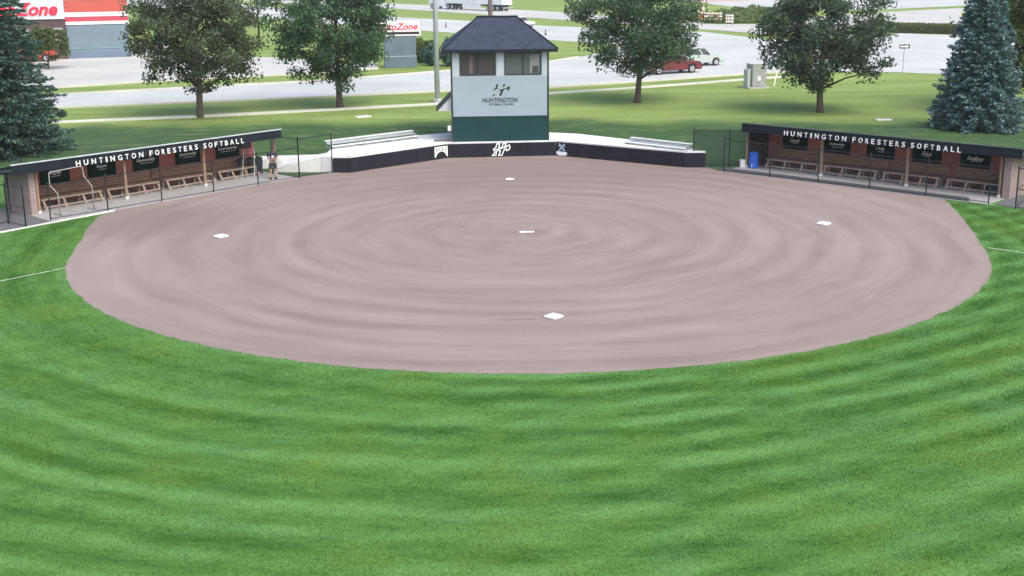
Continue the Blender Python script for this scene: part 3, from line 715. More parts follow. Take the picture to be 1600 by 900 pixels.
# ------------------------------------------------------------------ chain-link fences
M_wire = mat('fence_wire', (.03, .034, .036), .5, .1)
def wires(mb, A, B, z0, z1, sp=.085, r=.0013):
    A, B = Vector(A), Vector(B); L = (B-A).length; H = z1-z0; d = (B-A)/L
    def P(u, z): return (A.x+d.x*u, A.y+d.y*u, z0+z)
    u = -H
    while u < L:
        a0, b0 = max(u, 0), min(u+H, L)
        if b0-a0 > .03:
            mb.tube([P(a0, a0-u), P(b0, b0-u)], r, 3, False)
            mb.tube([P(a0, H-(a0-u)), P(b0, H-(b0-u))], r, 3, False)
        u += sp*1.414
def fence(label, pts, hs, r=.032, name='chain_link_fence', mesh=True, mid=False, top=True, bottom=True, screen=None):
    """pts: ground points; hs: post heights"""
    O = Vector((*pts[0], 0)); F = thing(name, label, 'fence' if 'gate' not in name else 'gate', tuple(O))
    L = [Vector((p[0]-O.x, p[1]-O.y, 0)) for p in pts]
    for p, h in zip(L, hs):
        po = MB().tube([(p.x, p.y, -.05), (p.x, p.y, h)], r, 8).build('post', M_black, F, smooth=False)
        MB().lathe([(r*1.25, h-.02), (r*1.25, h+.02), (r*.5, h+.05)], 8, Matrix.Translation((p.x, p.y, .003))).build('cap', M_black, po)
    for i in range(len(L)-1):
        a, b = L[i], L[i+1]; h0, h1 = hs[i], hs[i+1]; hm = min(h0, h1)
        if top: MB().tube([(a.x, a.y, hm-.05), (b.x, b.y, hm-.05)], .021, 6).build('top_rail', M_black, F)
        if mid: MB().tube([(a.x, a.y, hm*.48), (b.x, b.y, hm*.48)], .018, 6).build('mid_rail', M_black, F)
        if bottom: MB().tube([(a.x, a.y, .10), (b.x, b.y, .10)], .016, 6).build('bottom_rail', M_black, F)
        if mesh:
            mb = MB(); wires(mb, a.to_2d(), b.to_2d(), .06, hm-.05); mb.build('wire_mesh', M_wire, F, kind='stuff')
        if screen:
            d_ = (b-a).normalized(); p_ = Vector((-d_.y, d_.x, 0))*.02
            mb = MB(); mb.prism([tuple((a+p_).to_2d()), tuple((b+p_).to_2d()), tuple((b+p_*1.3).to_2d()), tuple((a+p_*1.3).to_2d())], .12, hm-.08)
            mb.build('privacy_screen', screen, F)
    return F
fh = 1.66
fence('low black chain-link fence before the dugout with the tube screen', [dpt(True, x, -1.78) for x in (-.42, 2.42, 5.29, 8.24, 10.95, 13.62)], [fh]*5+[2.12])
fence('low black chain-link fence before the dugout with the blue barrel', [dpt(False, x, -1.78) for x in (-.1, 2.69, 5.45, 8.22, 11.1, 14.1)], [1.84]+[fh+.1]*4+[1.8])
a = dpt(True, 13.62, -1.78)
fence('tall black fence panel between the dugout fence and the white end block', [(-12.55, 2.55), a, (-9.38, 2.68)], [2.1, 2.12, 2.12])
n = N('screen_green'); n.col((.014, .05, .04)); n.b.inputs['Roughness'].default_value = .9
tr = n.node('ShaderNodeBsdfTransparent'); ms = n.node('ShaderNodeMixShader'); ms.inputs[0].default_value = .38
n.t.links.new(tr.outputs[0], ms.inputs[1]); n.t.links.new(n.b.outputs[0], ms.inputs[2]); n.t.links.new(ms.outputs[0], n.out.inputs[0])
fence('tall fence panel with green screen between padded wall and blue barrel', [(10.15, 2.62), (12.05, 2.25), (13.0, 2.35)], [2.05, 2.05, 2.05], screen=n.m)
fence('black chain-link gate beside the pale end wall of the dugout with the tube screen', [dpt(True, *p) for p in ((-.62, 1.5), (-1.95, -.95), (-1.87, -2.32))], [1.75, 1.8, 1.85], name='chain_link_gate', mid=True, r=.036)
fence('black chain-link fence running off past the dugout with the tube screen', [dpt(True, *p) for p in ((-1.95, -.9), (-4.6, -1.1), (-7.4, -1.3))], [1.8, 1.8, 1.8], mid=True)
fence('black chain-link fence running off past the dugout with the blue barrel', [dpt(False, *p) for p in ((15.0, .9), (15.45, -2.1), (18.2, -2.3))], [1.9, 1.9, 1.9], mid=True)

# tube screen frame behind the fence
sx_, sy_ = dpt(True, .35, -1.2)
F = thing('screen_frame', 'bent grey steel tube screen frame standing behind the low dugout fence', 'screen frame', (sx_, sy_, .036), R(45))
mb = MB()
mb.tube([(0, 0, .03), (0, 0, 1.0), (-.12, .42, 1.36), (-.12, .42, 1.86), (-.05, .42, 1.95), (1.45, .42, 2.02), (1.55, .42, 1.95), (1.58, .42, 1.55), (1.7, 0, 1.12), (1.7, 0, .03)], .026, 8)
mb.build('tube_frame', mat('screen_tube', (.30, .295, .285), .5, .12, 3), F, smooth=True)
for x in (0, 1.7): MB().tube([(x, -.42, .03), (x, .55, .03)], .026, 8).build('foot', M_steel, F)
MB().tube([(0, -.38, .03), (1.7, -.38, .03)], .022, 8).build('cross_bar', M_steel, F)
MB().tube([(0, .2, .03), (1.7, .2, .03)], .022, 8).build('cross_bar', M_steel, F)

# ------------------------------------------------------------------ bases and plates
def base(label, x, y, s, rz_, name='base', cat='base', h=.07):
    b = thing(name, label, cat, (x, y, .008), rz_)
    MB().box(-s/2, s/2, -s/2, s/2, 0.004, h).build('bag', M_base, b, .018, seg=2)
    MB().box(-s*.16, s*.16, -s*.16, s*.16, -.02, .004).build('stake', M_steel, b)
base('square white base on the dirt toward the outfield grass', 0, -25.86, .46, R(45))
base('square white base on the dirt facing the dugout with the tube screen', -12.75, -12.75, .46, R(45))
base('square white base on the dirt facing the dugout with the blue barrel', 12.75, -12.75, .46, R(45))
t = tag(MB().box(-.31, .31, -.076, .076, .0, .035).build('pitching_plate', M_base, None, .008), 'narrow white pitching rubber at the middle of the raked rings', 'plate'); t.location = (0, -13.11, .009)
s = .216
t = tag(MB().prism([(-s, -.2), (s, -.2), (s, .02), (0, .24), (-s, .02)], .0, .022).build('home_plate', M_base, None, .004), 'white five sided home plate before the padded wall', 'plate'); t.location = (0, -.22, .009)

# ------------------------------------------------------------------ things in and near the dugouts
def at(left, x, y, z=.036): q = dpt(left, x, y); return (q[0], q[1], z)
M_blue = mat('blue_plastic', (.015, .10, .52), .4, .12, 3); M_bin = mat('bin_dark', (.018, .032, .042), .5, .2, 3)
t = thing('barrel', 'blue plastic barrel beside the dugout end with a white stripe', 'barrel', at(False, .62, .05)); t.scale = (.88, .88, .92)
MB().lathe([(.27, 0), (.29, .04), (.29, .28), (.305, .30), (.29, .32), (.29, .60), (.305, .62), (.29, .64), (.285, .88), (.26, .9)], 20).build('drum', M_blue, t, smooth=False)
MB().lathe([(.265, .901), (.265, .925), (.25, .93)], 20).build('lid', mat('lid_blue', (.02, .16, .55), .4), t)
MB().lathe([(.295, .10), (.297, .12), (.297, .5), (.295, .52)], 5, Matrix.Rotation(-2.2, 4, 'Z') @ Matrix.Translation((.12, 0, 0)) @ Matrix.Scale(.62, 4)).build('label_patch', M_white, t)
t = thing('bucket', 'white plastic bucket on the ground beside the blue barrel', 'bucket', at(False, .02, -.1))
MB().lathe([(.14, 0), (.165, .36), (.18, .37), (.18, .40), (.16, .40)], 16).build('pail', M_white, t)
MB().tube([(-.17, 0, .36), (-.12, -.02, .22), (.0, -.17, .2), (.12, -.02, .22), (.17, 0, .36)], .006, 5).build('handle', M_steel, t)
t = thing('equipment_bag', 'upright black equipment bag standing behind the white bucket', 'bag', at(False, .0, .55), R(20))
MB().box(-.2, .2, -.16, .16, 0, .92).build('body', M_black, t, .07, seg=2)
MB().tube([(-.1, -.02, .9), (-.08, -.02, 1.02), (.08, -.02, 1.02), (.1, -.02, .9)], .018, 6).build('handle', M_black, t)
MB().box(-.14, .14, -.185, -.16, .2, .6).build('pocket', mat('bag_grey', (.05, .05, .055), .7), t, .01)
t = thing('broom', 'push broom leaning on the dugout wall beside the blue barrel', 'broom', at(False, 1.25, .9))
MB().tube([(0, 0, .08), (.35, .75, 1.35)], .014, 6).build('handle', M_postw, t); MB().box(-.25, .25, -.05, .05, 0, .12).build('head', M_black, t, .01)
for i, x in enumerate((12.28, 12.72, 13.1)):
    t = thing('trash_can', ('dark trash can at the end of the bench behind the person', 'dark trash can between two others behind the person', 'dark trash can against the dugout end post behind the person')[i], 'trash can', at(True, x, 1.35-.2*i), 0, 'dark trash cans by the standing person')
    MB().lathe([(.17, 0), (.205, .55), (.215, .78), (.22, .8)], 14).build('can', M_bin, t)
    MB().lathe([(.225, .801), (.225, .83), (.1, .90), (.02, .91)], 14).build('lid', M_bin, t)
for i, (x, y, lx) in enumerate(((11.55, .35, .12), (12.05, .0, .06))):
    t = thing('field_rake', ('field rake with pale handle leaning up beside the bench end', 'field rake with pale handle standing next to the person')[i], 'rake', at(True, x, y))
    MB().tube([(0, 0, .05), (lx, .25, 1.5)], .022, 6).build('handle', mat('rake_handle', (.46, .47, .46), .5), t)
    h = MB().box(-.3, .3, -.03, .03, .0, .06).build('head', M_steel, t, .005)
for i, (x, y, sx2) in enumerate(((13.35, .9, .3), (13.0, 1.15, .22), (12.75, .75, .16))):
    t = thing('gear_bag', ('large dark gear bag on the floor at the dugout end by the blue spruce', 'medium dark gear bag under the bench by the blue spruce', 'small dark gear bag beside the bench end by the blue spruce')[i], 'bag', at(False, x, y), R(-45+20*i))
    MB().box(-sx2, sx2, -.15, .15, 0, .34).build('body', M_bin, t, .08, seg=2)
    MB().tube([(-sx2*.5, 0, .31), (-sx2*.4, 0, .42), (sx2*.4, 0, .42), (sx2*.5, 0, .31)], .015, 6).build('strap', M_black, t)

# person ----------------------------------------------------------------------
def skin(name, pts, edges, rad, m, parent, root=0, sub=2):
    me = bpy.data.meshes.new(name); me.from_pydata(pts, edges, [])
    o = bpy.data.objects.new(name, me); COL.objects.link(o)
    sk = o.modifiers.new('s', 'SKIN'); sk.use_smooth_shade = True
    for i, r in enumerate(rad):
        me.skin_vertices[0].data[i].radius = r if isinstance(r, tuple) else (r, r); me.skin_vertices[0].data[i].use_root = (i == root)
    sb = o.modifiers.new('u', 'SUBSURF'); sb.levels = sb.render_levels = sub
    out = bpy.data.meshes.new_from_object(o.evaluated_get(bpy.context.evaluated_depsgraph_get()))
    bpy.data.objects.remove(o); out.materials.clear()
    return link(name, out, m, parent, True)
def person():
    P = thing('person', 'person in navy and pale shirt and dark shorts standing with bowed head by the fence', 'person', at(True, 12.45, -1.1, .03), R(20))
    sk_m = mat('skin', (.40, .25, .18), .6, .06, 6)
    pts = [(0, 0, .93), (0, 0, 1.12), (0, -.02, 1.33), (0, -.03, 1.43), (0, -.07, 1.50), (0, -.11, 1.60), (0, -.11, 1.68),
           (.18, -.02, 1.38), (.25, .03, 1.12), (.16, -.2, 1.05), (.03, -.27, 1.08),
           (-.18, -.02, 1.38), (-.25, .03, 1.12), (-.16, -.2, 1.05), (-.05, -.25, 1.13),
           (.10, 0, .88), (.115, -.02, .50), (.12, .03, .09), (.13, -.13, .035),
           (-.10, 0, .88), (-.12, -.03, .50), (-.14, .01, .09), (-.17, -.14, .035)]
    ed = [(0, 1), (1, 2), (2, 3), (3, 4), (4, 5), (5, 6), (2, 7), (7, 8), (8, 9), (9, 10), (2, 11), (11, 12), (12, 13), (13, 14), (0, 15), (15, 16), (16, 17), (17, 18), (0, 19), (19, 20), (20, 21), (21, 22)]
    rad = [(.15, .11), (.14, .10), (.16, .11), (.06, .06), (.058, .06), (.078, .09), (.06, .07), (.065, .06), .045, .036, .032, (.065, .06), .045, .036, .032, .09, .062, .042, (.045, .03), .09, .062, .042, (.045, .03)]
    body = skin('body', pts, ed, rad, sk_m, P)
    for s, hx, hz in ((1, .03, 1.08), (-1, -.05, 1.13)):        # fingers
        for k in range(4):
            MB().tube([(hx-s*.02, -.27+.004*k, hz+.028-.018*k), (hx-s*.075, -.275, hz+.028-.018*k), (hx-s*.10, -.25, hz+.025-.018*k)], [.010, .009, .006], 6).build('finger', sk_m, body, smooth=True)
        MB().tube([(hx+s*.01, -.27, hz+.03), (hx-s*.02, -.30, hz+.05), (hx-s*.045, -.30, hz+.045)], [.012, .010, .007], 6).build('thumb', sk_m, body, smooth=True)
    shirt = [(0, 0, .90), (0, 0, 1.12), (0, -.02, 1.33), (0, -.03, 1.41), (.18, -.02, 1.38), (.235, .02, 1.19), (-.18, -.02, 1.38), (-.235, .02, 1.19)]
    skin('shirt', shirt, [(0, 1), (1, 2), (2, 3), (2, 4), (4, 5), (2, 6), (6, 7)], [(.168, .128), (.158, .12), (.175, .128), (.085, .08), (.085, .08), (.072, .068), (.085, .08), (.072, .068)], mat('shirt_navy', (.022, .032, .06), .8, .15, 5), P)
    skin('shirt_panel', [(0, -.015, 1.0), (0, -.025, 1.14), (0, -.04, 1.30)], [(0, 1), (1, 2)], [(.12, .128), (.125, .13), (.12, .126)], mat('shirt_pale', (.42, .47, .54), .8, .1, 5), P)
    skin('shorts', [(0, 0, .98), (0, 0, .90), (.11, 0, .84), (.125, -.015, .52), (-.11, 0, .84), (-.13, -.02, .52)], [(0, 1), (1, 2), (2, 3), (1, 4), (4, 5)], [(.17, .13), (.172, .135), .115, .105, .115, .105], mat('shorts_dark', (.035, .045, .055), .85, .15, 5), P)
    for s, x, y in ((1, .125, -.05), (-1, -.155, -.06)):
        MB().side([(-.14, 0), (.13, 0), (.13, .06), (.04, .10), (-.03, .12), (-.10, .11), (-.14, .07)], -.05, .05, Matrix.Translation((x, y, 0)) @ Matrix.Rotation(R(90 if s > 0 else 82), 4, 'Z') @ Matrix.Scale(-1, 4, (1, 0, 0))).build('shoe', M_black, P, .02, seg=2)
    h = MB().lathe([(.098, 0), (.104, .05), (.09, .10), (.05, .135), (.01, .14)], 14, Matrix.Translation((0, -.105, 1.625)) @ Matrix.Rotation(R(18), 4, 'X')).build('cap', mat('cap_navy', (.02, .03, .055), .7), P, smooth=True)
    MB().prism([(-.08, -.08), (.08, -.08), (.07, -.17), (0, -.19), (-.07, -.17)], 1.60, 1.612, Matrix.Translation((0, -.10, .0))).build('peak', MATS['cap_navy'], h)
    for s in (-1, 1):
        MB().lathe([(.004, -.006), (.010, 0), (.004, .006)], 8, Matrix.Translation((s*.03, -.195, 1.60))).build('eye', M_black, body)
        MB().lathe([(.012, -.025), (.018, 0), (.012, .028)], 8, Matrix.Translation((s*.083, -.10, 1.59))).build('ear', sk_m, body)
    MB().add([(-.014, -.19, 1.57), (.014, -.19, 1.57), (0, -.222, 1.575), (0, -.19, 1.615)], [(0, 1, 2), (1, 3, 2), (3, 0, 2), (0, 3, 1)]).build('nose', sk_m, body)
    MB().box(-.022, .022, -.193, -.180, 1.535, 1.543).build('mouth', mat('lips', (.25, .10, .09), .6), body)
person()

# ------------------------------------------------------------------ trees
def quads(C, U, W):
    """leaf quads round centres C with half axes U and W"""
    n = len(C); V = np.empty((n, 4, 3), np.float32)
    V[:, 0] = C-U; V[:, 1] = C+W*.55-U*.1; V[:, 2] = C+U; V[:, 3] = C-W*.55-U*.1
    return V.reshape(-1, 3), np.arange(4*n).reshape(-1, 4)
def unit(a): return a/np.maximum(1e-6, np.linalg.norm(a, axis=1, keepdims=True))
def maple(label, x, y, H, rx, zc0, seed, m, group=None, clumps=165, leaves=170, ls=.125, name='maple_tree', lean=0., trunk_r=.22):
    rs = np.random.default_rng(seed); rnd = random.Random(seed)
    z = float(ground_h(np.array(x), np.array(y)))
    T = thing(name, label, 'tree', (x, y, z-.03), 0, group)
    tr = MB(); top = Vector((lean*1.5, .2, H*.80))
    def tp(f): return Vector((lean*f*f*1.5+.12*math.sin(f*5+seed), .1*math.sin(f*4), top.z*f))
    fs = [0, .03, .1, .2, .35, .5, .7, .85, 1.]
    rr = [1.5, 1.15, 1., .92, .75, .55, .36, .2, .08]
    tr.tube([tp(f) for f in fs], [r*trunk_r for r in rr], 10)
    zc = (H+zc0)/2; rz = (H-zc0)/2
    def env(dirv):                                    # lumpy outline
        a = math.atan2(dirv[1], dirv[0]); e = dirv[2]
        return 1 + .10*math.sin(3*a+seed) + .07*math.sin(5*a+2*e*3+seed*2) + .06*math.sin(7*e+a*2+seed)
    C = []
    while len(C) < clumps:
        dv = rs.normal(size=3); dv /= np.linalg.norm(dv)
        rad = rs.uniform(.12, 1)**.42
        k = env(dv)*rad
        wz = 1.0 if dv[2] > 0 else .92
        p = np.array([dv[0]*rx*k, dv[1]*rx*k, zc + dv[2]*rz*k*wz - .10*rz])
        # maples are widest below the middle and rounded on top
        f = (p[2]-zc0)/(H-zc0)
        if f < -.03: continue
        sq = 1.0 if f < .55 else 1-.35*((f-.55)/.45)**2
        p[0] *= sq; p[1] *= sq
        p[0] += lean; C.append(p)
    C = np.array(C)
    limbs = []
    for i in range(16):
        f = .20+.62*i/15*rnd.uniform(.9, 1.1); b = tp(f); a = i*2.4+rnd.uniform(-.4, .4)
        el = rnd.uniform(.25, .6)+f*.7; ln = rx*(.92-.45*f)
        e = b+Vector((math.cos(a)*ln*math.cos(el*.8), math.sin(a)*ln*math.cos(el*.8), ln*math.sin(el)*.8))
        mid = (b+e)/2+Vector((0, 0, ln*.05)); r0 = trunk_r*(.52-.34*f)
        tr.tube([b, mid, e], [r0, r0*.6, r0*.22], 6); limbs += [b.lerp(mid, .6), mid, mid.lerp(e, .5), e]
    LA = np.array([tuple(v) for v in limbs])
    for c in C:
        j = np.argmin(((LA-c)**2).sum(1)+np.maximum(0, LA[:, 2]-c[2])**2*2); a = Vector(LA[j]); e = Vector(c)
        if (e-a).length > .3: tr.tube([a, (a+e)/2+Vector((0, 0, .08)), e], [.035, .024, .01], 4, False)
    tr.build('trunk', M_bark, T, smooth=True)
    c0 = np.repeat(np.arange(len(C)), leaves); n = len(c0)
    sz = rs.uniform(.30, .60, len(C))*rx/4.6
    g = np.clip(rs.normal(size=(n, 3)), -1.75, 1.75)*np.array([1., 1., .62])
    P = C[c0]+g*sz[c0][:, None]
    P = P[P[:, 2] > zc0-.35*rz*0.5]
    n = len(P)
    nrm = unit(rs.normal(size=(n, 3))+np.array([0, 0, .9])); u = unit(np.cross(nrm, rs.normal(size=(n, 3)))); v = np.cross(nrm, u)
    s = rs.uniform(.6, 1.25, n)[:, None]*ls
    V, F = quads(P, u*s, v*s); rawmesh('crown', V, F, 4, m, T)
    return T
maple('broad maple with dull brownish green crown near the store with striped wall', -19.6, 21.2, 9.9, 4.25, 1.9, 11, M_leafs[0], 'maples along the sidewalk')
maple('broad fresh green maple beside the tall light pole, before the store sign', -10.55, 25.3, 10.6, 4.3, 1.9, 23, M_leafs[1], 'maples along the sidewalk', lean=-.4)
maple('round maple hiding the red pickup, on the lawn beside the tower', 10.7, 25.6, 10.4, 4.55, 2.2, 37, M_leafs[2], 'maples along the sidewalk')
maple('dark dull maple above the dugout with the blue barrel, near the utility box', 21.9, 18.5, 9.6, 4.15, 1.75, 41, M_leafs[3], 'maples along the sidewalk')
maple('olive green leafy tree rising behind the blue spruce', 37.0, 17.0, 12, 5.6, 1.2, 53, M_olive, clumps=200, leaves=110, ls=.2, name='leafy_tree')
maple('small light green tree on the store lot beside the green spruce', -41.4, 61, 4.4, 2.3, .8, 61, M_olive, clumps=60, leaves=80, ls=.14, name='young_tree', trunk_r=.09)

def spruce(label, x, y, H, rx, seed, m, tiers=34, pw=.82):
    rs = np.random.default_rng(seed); rnd = random.Random(seed)
    z = float(ground_h(np.array(x), np.array(y)))
    T = thing('spruce_tree', label, 'tree', (x, y, z-.03))
    tr = MB(); tr.tube([(0, 0, 0), (0, 0, H*.5), (0, 0, H*.99)], [.24, .14, .015], 8)
    Cs, Us, Ws = [], [], []
    for i in range(tiers):
        f = (i+.3)/tiers; zz = .15+f*(H-.2); rr = rx*(1-f)**pw*(.98+.05*math.sin(i*2.1))
        nb = max(5, int(17*(1-f)+5)); off = rnd.uniform(0, 6.28)
        for b in range(nb):
            a = off+6.283*b/nb+rnd.uniform(-.14, .14); L = rr*rnd.uniform(.82, 1.12)+.1
            droop = .22*(1-f)-.32*f
            base_ = np.array([0, 0, zz+rnd.uniform(-.08, .08)]); d = np.array([math.cos(a), math.sin(a), 0.])
            pts = [base_+d*L*s_+np.array([0, 0, -L*droop*s_*(1.2-.75*s_)]) for s_ in (0, .5, 1)]
            tr.tube([tuple(p) for p in pts], [.03*(1-f)+.008, .018*(1-f)+.005, .004], 3, False)
            side = np.array([-d[1], d[0], 0])
            n = int(14+L*34)
            s_ = rs.uniform(.15, 1.03, n)**.75; fan = (.10+.34*np.sin(np.pi*np.clip(s_, 0, 1))**.8)*min(1., L*.62)
            w_ = rs.uniform(-1, 1, n)
            P = base_ + d*(L*s_)[:, None] + side*(w_*fan)[:, None]
            P[:, 2] += -L*droop*s_*(1.2-.75*s_) + rs.normal(0, .05, n) - .06*np.abs(w_)
            U = d*.62 + side*(w_*.75)[:, None] + np.array([0, 0, 1.])*rs.normal(.10, .28, n)[:, None] + rs.normal(0, .18, (n, 3))
            U = unit(U); W = unit(np.cross(U, np.array([0, 0, 1.])+rs.normal(0, .55, (n, 3))))
            q = rs.uniform(.10, .20, n)[:, None]
            Cs.append(P); Us.append(U*q); Ws.append(W*q*.62)
    tr.build('trunk', M_bark, T)
    V, F = quads(np.concatenate(Cs), np.concatenate(Us), np.concatenate(Ws)); rawmesh('crown', V, F, 4, m, T)
spruce('tall dark green spruce behind the dugout with the tube screen', -28.75, 6.5, 15.0, 4.6, 3, M_spr_g, 48, .72)
spruce('silvery blue spruce behind the dugout with the blue barrel', 28.75, 9.6, 9.6, 2.75, 8, M_spr_b, 38, .66)

def shrub(label, x, y, H, rx, m, seed, name='shrub', cat='shrub', group=None, n=2600):
    rs = np.random.default_rng(seed); z = float(ground_h(np.array(x), np.array(y)))
    T = thing(name, label, cat, (x, y, z-.02), 0, group)
    mb = MB()
    for i in range(7): a = i*.9; mb.tube([(0, 0, 0), (math.cos(a)*rx*.5, math.sin(a)*rx*.5, H*.75)], [.04, .012], 4)
    mb.build('stem', M_bark, T)
    d_ = unit(rs.normal(size=(n, 3))); r = rs.uniform(.25, 1, n)**.5; lump = 1+.2*np.sin(d_[:, 0]*5+seed)+.15*np.sin(d_[:, 1]*7+d_[:, 2]*5)
    P = d_*(r*lump)[:, None]*np.array([rx, rx, H*.5]); P[:, 2] += H*.5
    nm = unit(rs.normal(size=(n, 3))+np.array([0, 0, .6])); u = unit(np.cross(nm, rs.normal(size=(n, 3)))); v = np.cross(nm, u)
    s_ = rs.uniform(.08, .16, n)[:, None]
    V, F = quads(P, u*s_, v*s_); rawmesh('crown', V, F, 4, m, T)
shrub('dark rounded evergreen shrub next to the store sign', -4.3, 58.8, 2.1, 1.0, M_spr_g, 1)
shrub('dark evergreen shrub between the light pole and the tower roof', -2.6, 57.8, 2.6, 1.1, M_spr_g, 2)
shrub('light green loose shrub behind the store sign', -5.0, 62, 2.4, 1.2, M_olive, 4)
def weeds():
    rs = np.random.default_rng(9); n = 26000
    x = rs.uniform(36, 58, n); y = rs.uniform(124, 160, n)
    k = (y > 124+np.maximum(0, x-46)*1.5) & (y < 126+ (x-30)*1.6); x, y = x[k], y[k]; n = len(x)
    hh = (np.sin(x*.7)*np.cos(y*.45)+1.1)*.55+.2
    P = np.stack([x, y, .86+rs.uniform(0, 1, n)*hh], 1)
    nm = unit(rs.normal(size=(n, 3))+np.array([0, 0, .5])); u = unit(np.cross(nm, rs.normal(size=(n, 3)))); v = np.cross(nm, u); s_ = rs.uniform(.15, .35, n)[:, None]
    V, F = quads(P, u*s_, v*s_); o = rawmesh('weeds', V, F, 4, M_hedge)
    tag(o, 'rough green weeds along the far road behind the striped barricades', 'weeds', kind='stuff')
weeds()
# clipped hedge
def hedge():
    a, b = Vector((54.6, 99.2, .85)), Vector((63.5, 92.2, .85)); d = (b-a); L = d.length; rs = np.random.default_rng(4)
    T = thing('hedge', 'long clipped green hedge along the far side of the junction', 'hedge', tuple(a), math.atan2(d.y, d.x))
    MB().box(.1, L-.1, .1, .9, 0, 1.1).build('branches', M_bark, T, .1)
    n = 9000; P = np.stack([rs.uniform(0, L, n), rs.uniform(-.08, 1.08, n), rs.uniform(0, 1.32, n)], 1)
    nm = unit(rs.normal(size=(n, 3))); u = unit(np.cross(nm, rs.normal(size=(n, 3)))); v = np.cross(nm, u); s_ = rs.uniform(.07, .13, n)[:, None]
    V, F = quads(P, u*s_, v*s_); rawmesh('leaves', V, F, 4, M_hedge, T)
hedge()

# ------------------------------------------------------------------ poles, signs, boxes
GZ = .85
def pole(name, label, cat, x, y, H, r0, r1, m, z=GZ):
    t = thing(name, label, cat, (x, y, z-.1)); MB().tube([(0, 0, 0), (0, 0, H)], [r0, r1], 12).build('shaft', m, t, smooth=True); return t
t = pole('light_pole', 'tall pale grey light pole on the lawn beside the tower', 'light pole', -3.75, 27.5, 17, .20, .13, mat('pole_pale', (.42, .46, .49), .5, .06, 1))
MB().lathe([(.32, .1), (.32, .35), (.25, .38)], 12).build('footing', M_conc, t)
for k in range(3): b_ = MB().box(-.9, .9, -.1, .1, 15+k*.7, 15.12+k*.7).build('cross_arm', M_steel, t)
for k in range(3):
    for x in (-.75, 0, .75): MB().box(x-.2, x+.2, -.35, -.1, 14.86+k*.7, 15.24+k*.7).build('lamp', M_aluf, t, .04)
t = pole('utility_pole', 'brown wooden utility pole rising behind the tower roof', 'utility pole', -.28, 15.5, 14, .17, .12, mat('pole_wood', (.13, .105, .095), .85, .2, 2), float(ground_h(np.array(-.28), np.array(15.5))))
MB().box(-1.2, 1.2, -.16, -.06, 13., 13.14).build('cross_arm', M_postw, t)
for x in (-1.0, -.4, .4, 1.0): MB().lathe([(.03, 0), (.06, .06), (.03, .14)], 8, Matrix.Translation((x, -.11, 13.143))).build('insulator', M_white, t)
t = pole('street_lamp', 'thin dark lamp post between the two leafy maples', 'street lamp', -27.1, 103.9, 9, .14, .08, M_black)
MB().tube([(0, 0, 8.9), (.3, -.2, 9.2), (1.6, -.6, 9.3)], .05, 8).build('arm', M_black, t); MB().box(1.4, 2.0, -.8, -.5, 9.2, 9.34).build('lamp_head', M_black, t, .03)

t = thing('one_way_sign', 'small black and white arrow sign on a thin post at the junction', 'sign', (37.0, 44.6, GZ), R(-4))
MB().tube([(0, 0, 0), (0, 0, 2.55)], .035, 8).build('post', M_steel, t)
MB().box(-.46, .46, -.05, -.036, 2.12, 2.46).build('panel', M_black, t)
MB().side([(-.40, 2.22), (.16, 2.22), (.16, 2.16), (.41, 2.29), (.16, 2.42), (.16, 2.36), (-.40, 2.36)], -.06, -.051).build('arrow', M_white, t)

t = thing('utility_box', 'grey metal transformer box on a pad on the lawn', 'utility box', (21.4, 34.2, GZ), R(14))
MB().box(-.95, .85, -.7, .8, -.05, .12).build('pad', M_conc, t)
M_ubox = mat('utility_grey', (.30, .32, .32), .5, .12, 2)
MB().box(-.62, .62, -.5, .55, .121, 1.85).build('cabinet', M_ubox, t, .03)
MB().box(-.92, -.64, -.3, .4, .121, 1.5).build('side_cabinet', mat('utility_pale', (.44, .46, .45), .5, .1, 2), t, .03)
MB().box(-.66, .66, -.54, .59, 1.855, 1.93).build('lid', MATS['utility_pale'], t, .02)
for x in (-.31, .31): MB().box(x-.29, x+.29, -.52, -.502, .2, 1.78).build('door', M_ubox, t, .006)
MB().box(-.16, .1, -.53, -.522, .62, .96).build('notice', M_white, t)
t = thing('marker_post', 'thin white leaning marker post beside the transformer box', 'post', (23.1, 35.3, GZ))
MB().tube([(0, 0, -.1), (.45, .35, 1.8)], .05, 8).build('shaft', M_white, t); MB().lathe([(.056, 0), (.056, .1), (.02, .14)], 8, Matrix.Translation((.44, .34, 1.78))).build('top_cap', M_white, t)
for i, (x, y) in enumerate(((62.3, 92.0), (62.9, 94.5))):
    t = thing('bollard', ('white post at the end of the clipped hedge', 'white post standing behind the end of the clipped hedge')[i], 'post', (x, y, GZ)); MB().tube([(0, 0, 0), (0, 0, 1.5+i*1.3)], .06, 8).build('shaft', M_white, t); MB().lathe([(.075, 0), (.075, .06), (.03, .1)], 8, Matrix.Translation((0, 0, 1.48+i*1.3))).build('top_cap', M_white, t)
    if i: MB().box(-.45, .45, -.1, -.07, 2.1, 2.7).build('panel', mat('sign_yellow', (.65, .60, .2), .5), t)
M_or = mat('orange_plastic', (.75, .20, .04), .5, .08)
for x, y, lab in ((-2.6, 124, 'dark traffic cone on the far road between light pole and tower roof'), (10.4, 103, 'dark traffic cone on the far road on the maple side of the tower roof')):
    t = thing('traffic_cone', lab, 'cone', (x, y, .875)); MB().lathe([(.12, .04), (.03, .78), (.02, .8)], 12).build('cone_body', mat('cone_dark', (.14, .07, .06), .6), t); MB().box(-.22, .22, -.22, .22, 0, .04).build('cone_base', M_black, t)
t = thing('road_sign', 'orange and white construction sign on a stand before the weeds', 'sign', (34.6, 120.6, .885), R(-8))
MB().box(-.5, .5, -.03, 0, 1.7, 2.7).build('panel', mat('sign_pale_orange', (.75, .58, .42), .5), t)
MB().side([(-.18, 2.0), (.18, 2.0), (.0, 2.45)], -.05, -.032).build('symbol', M_black, t)
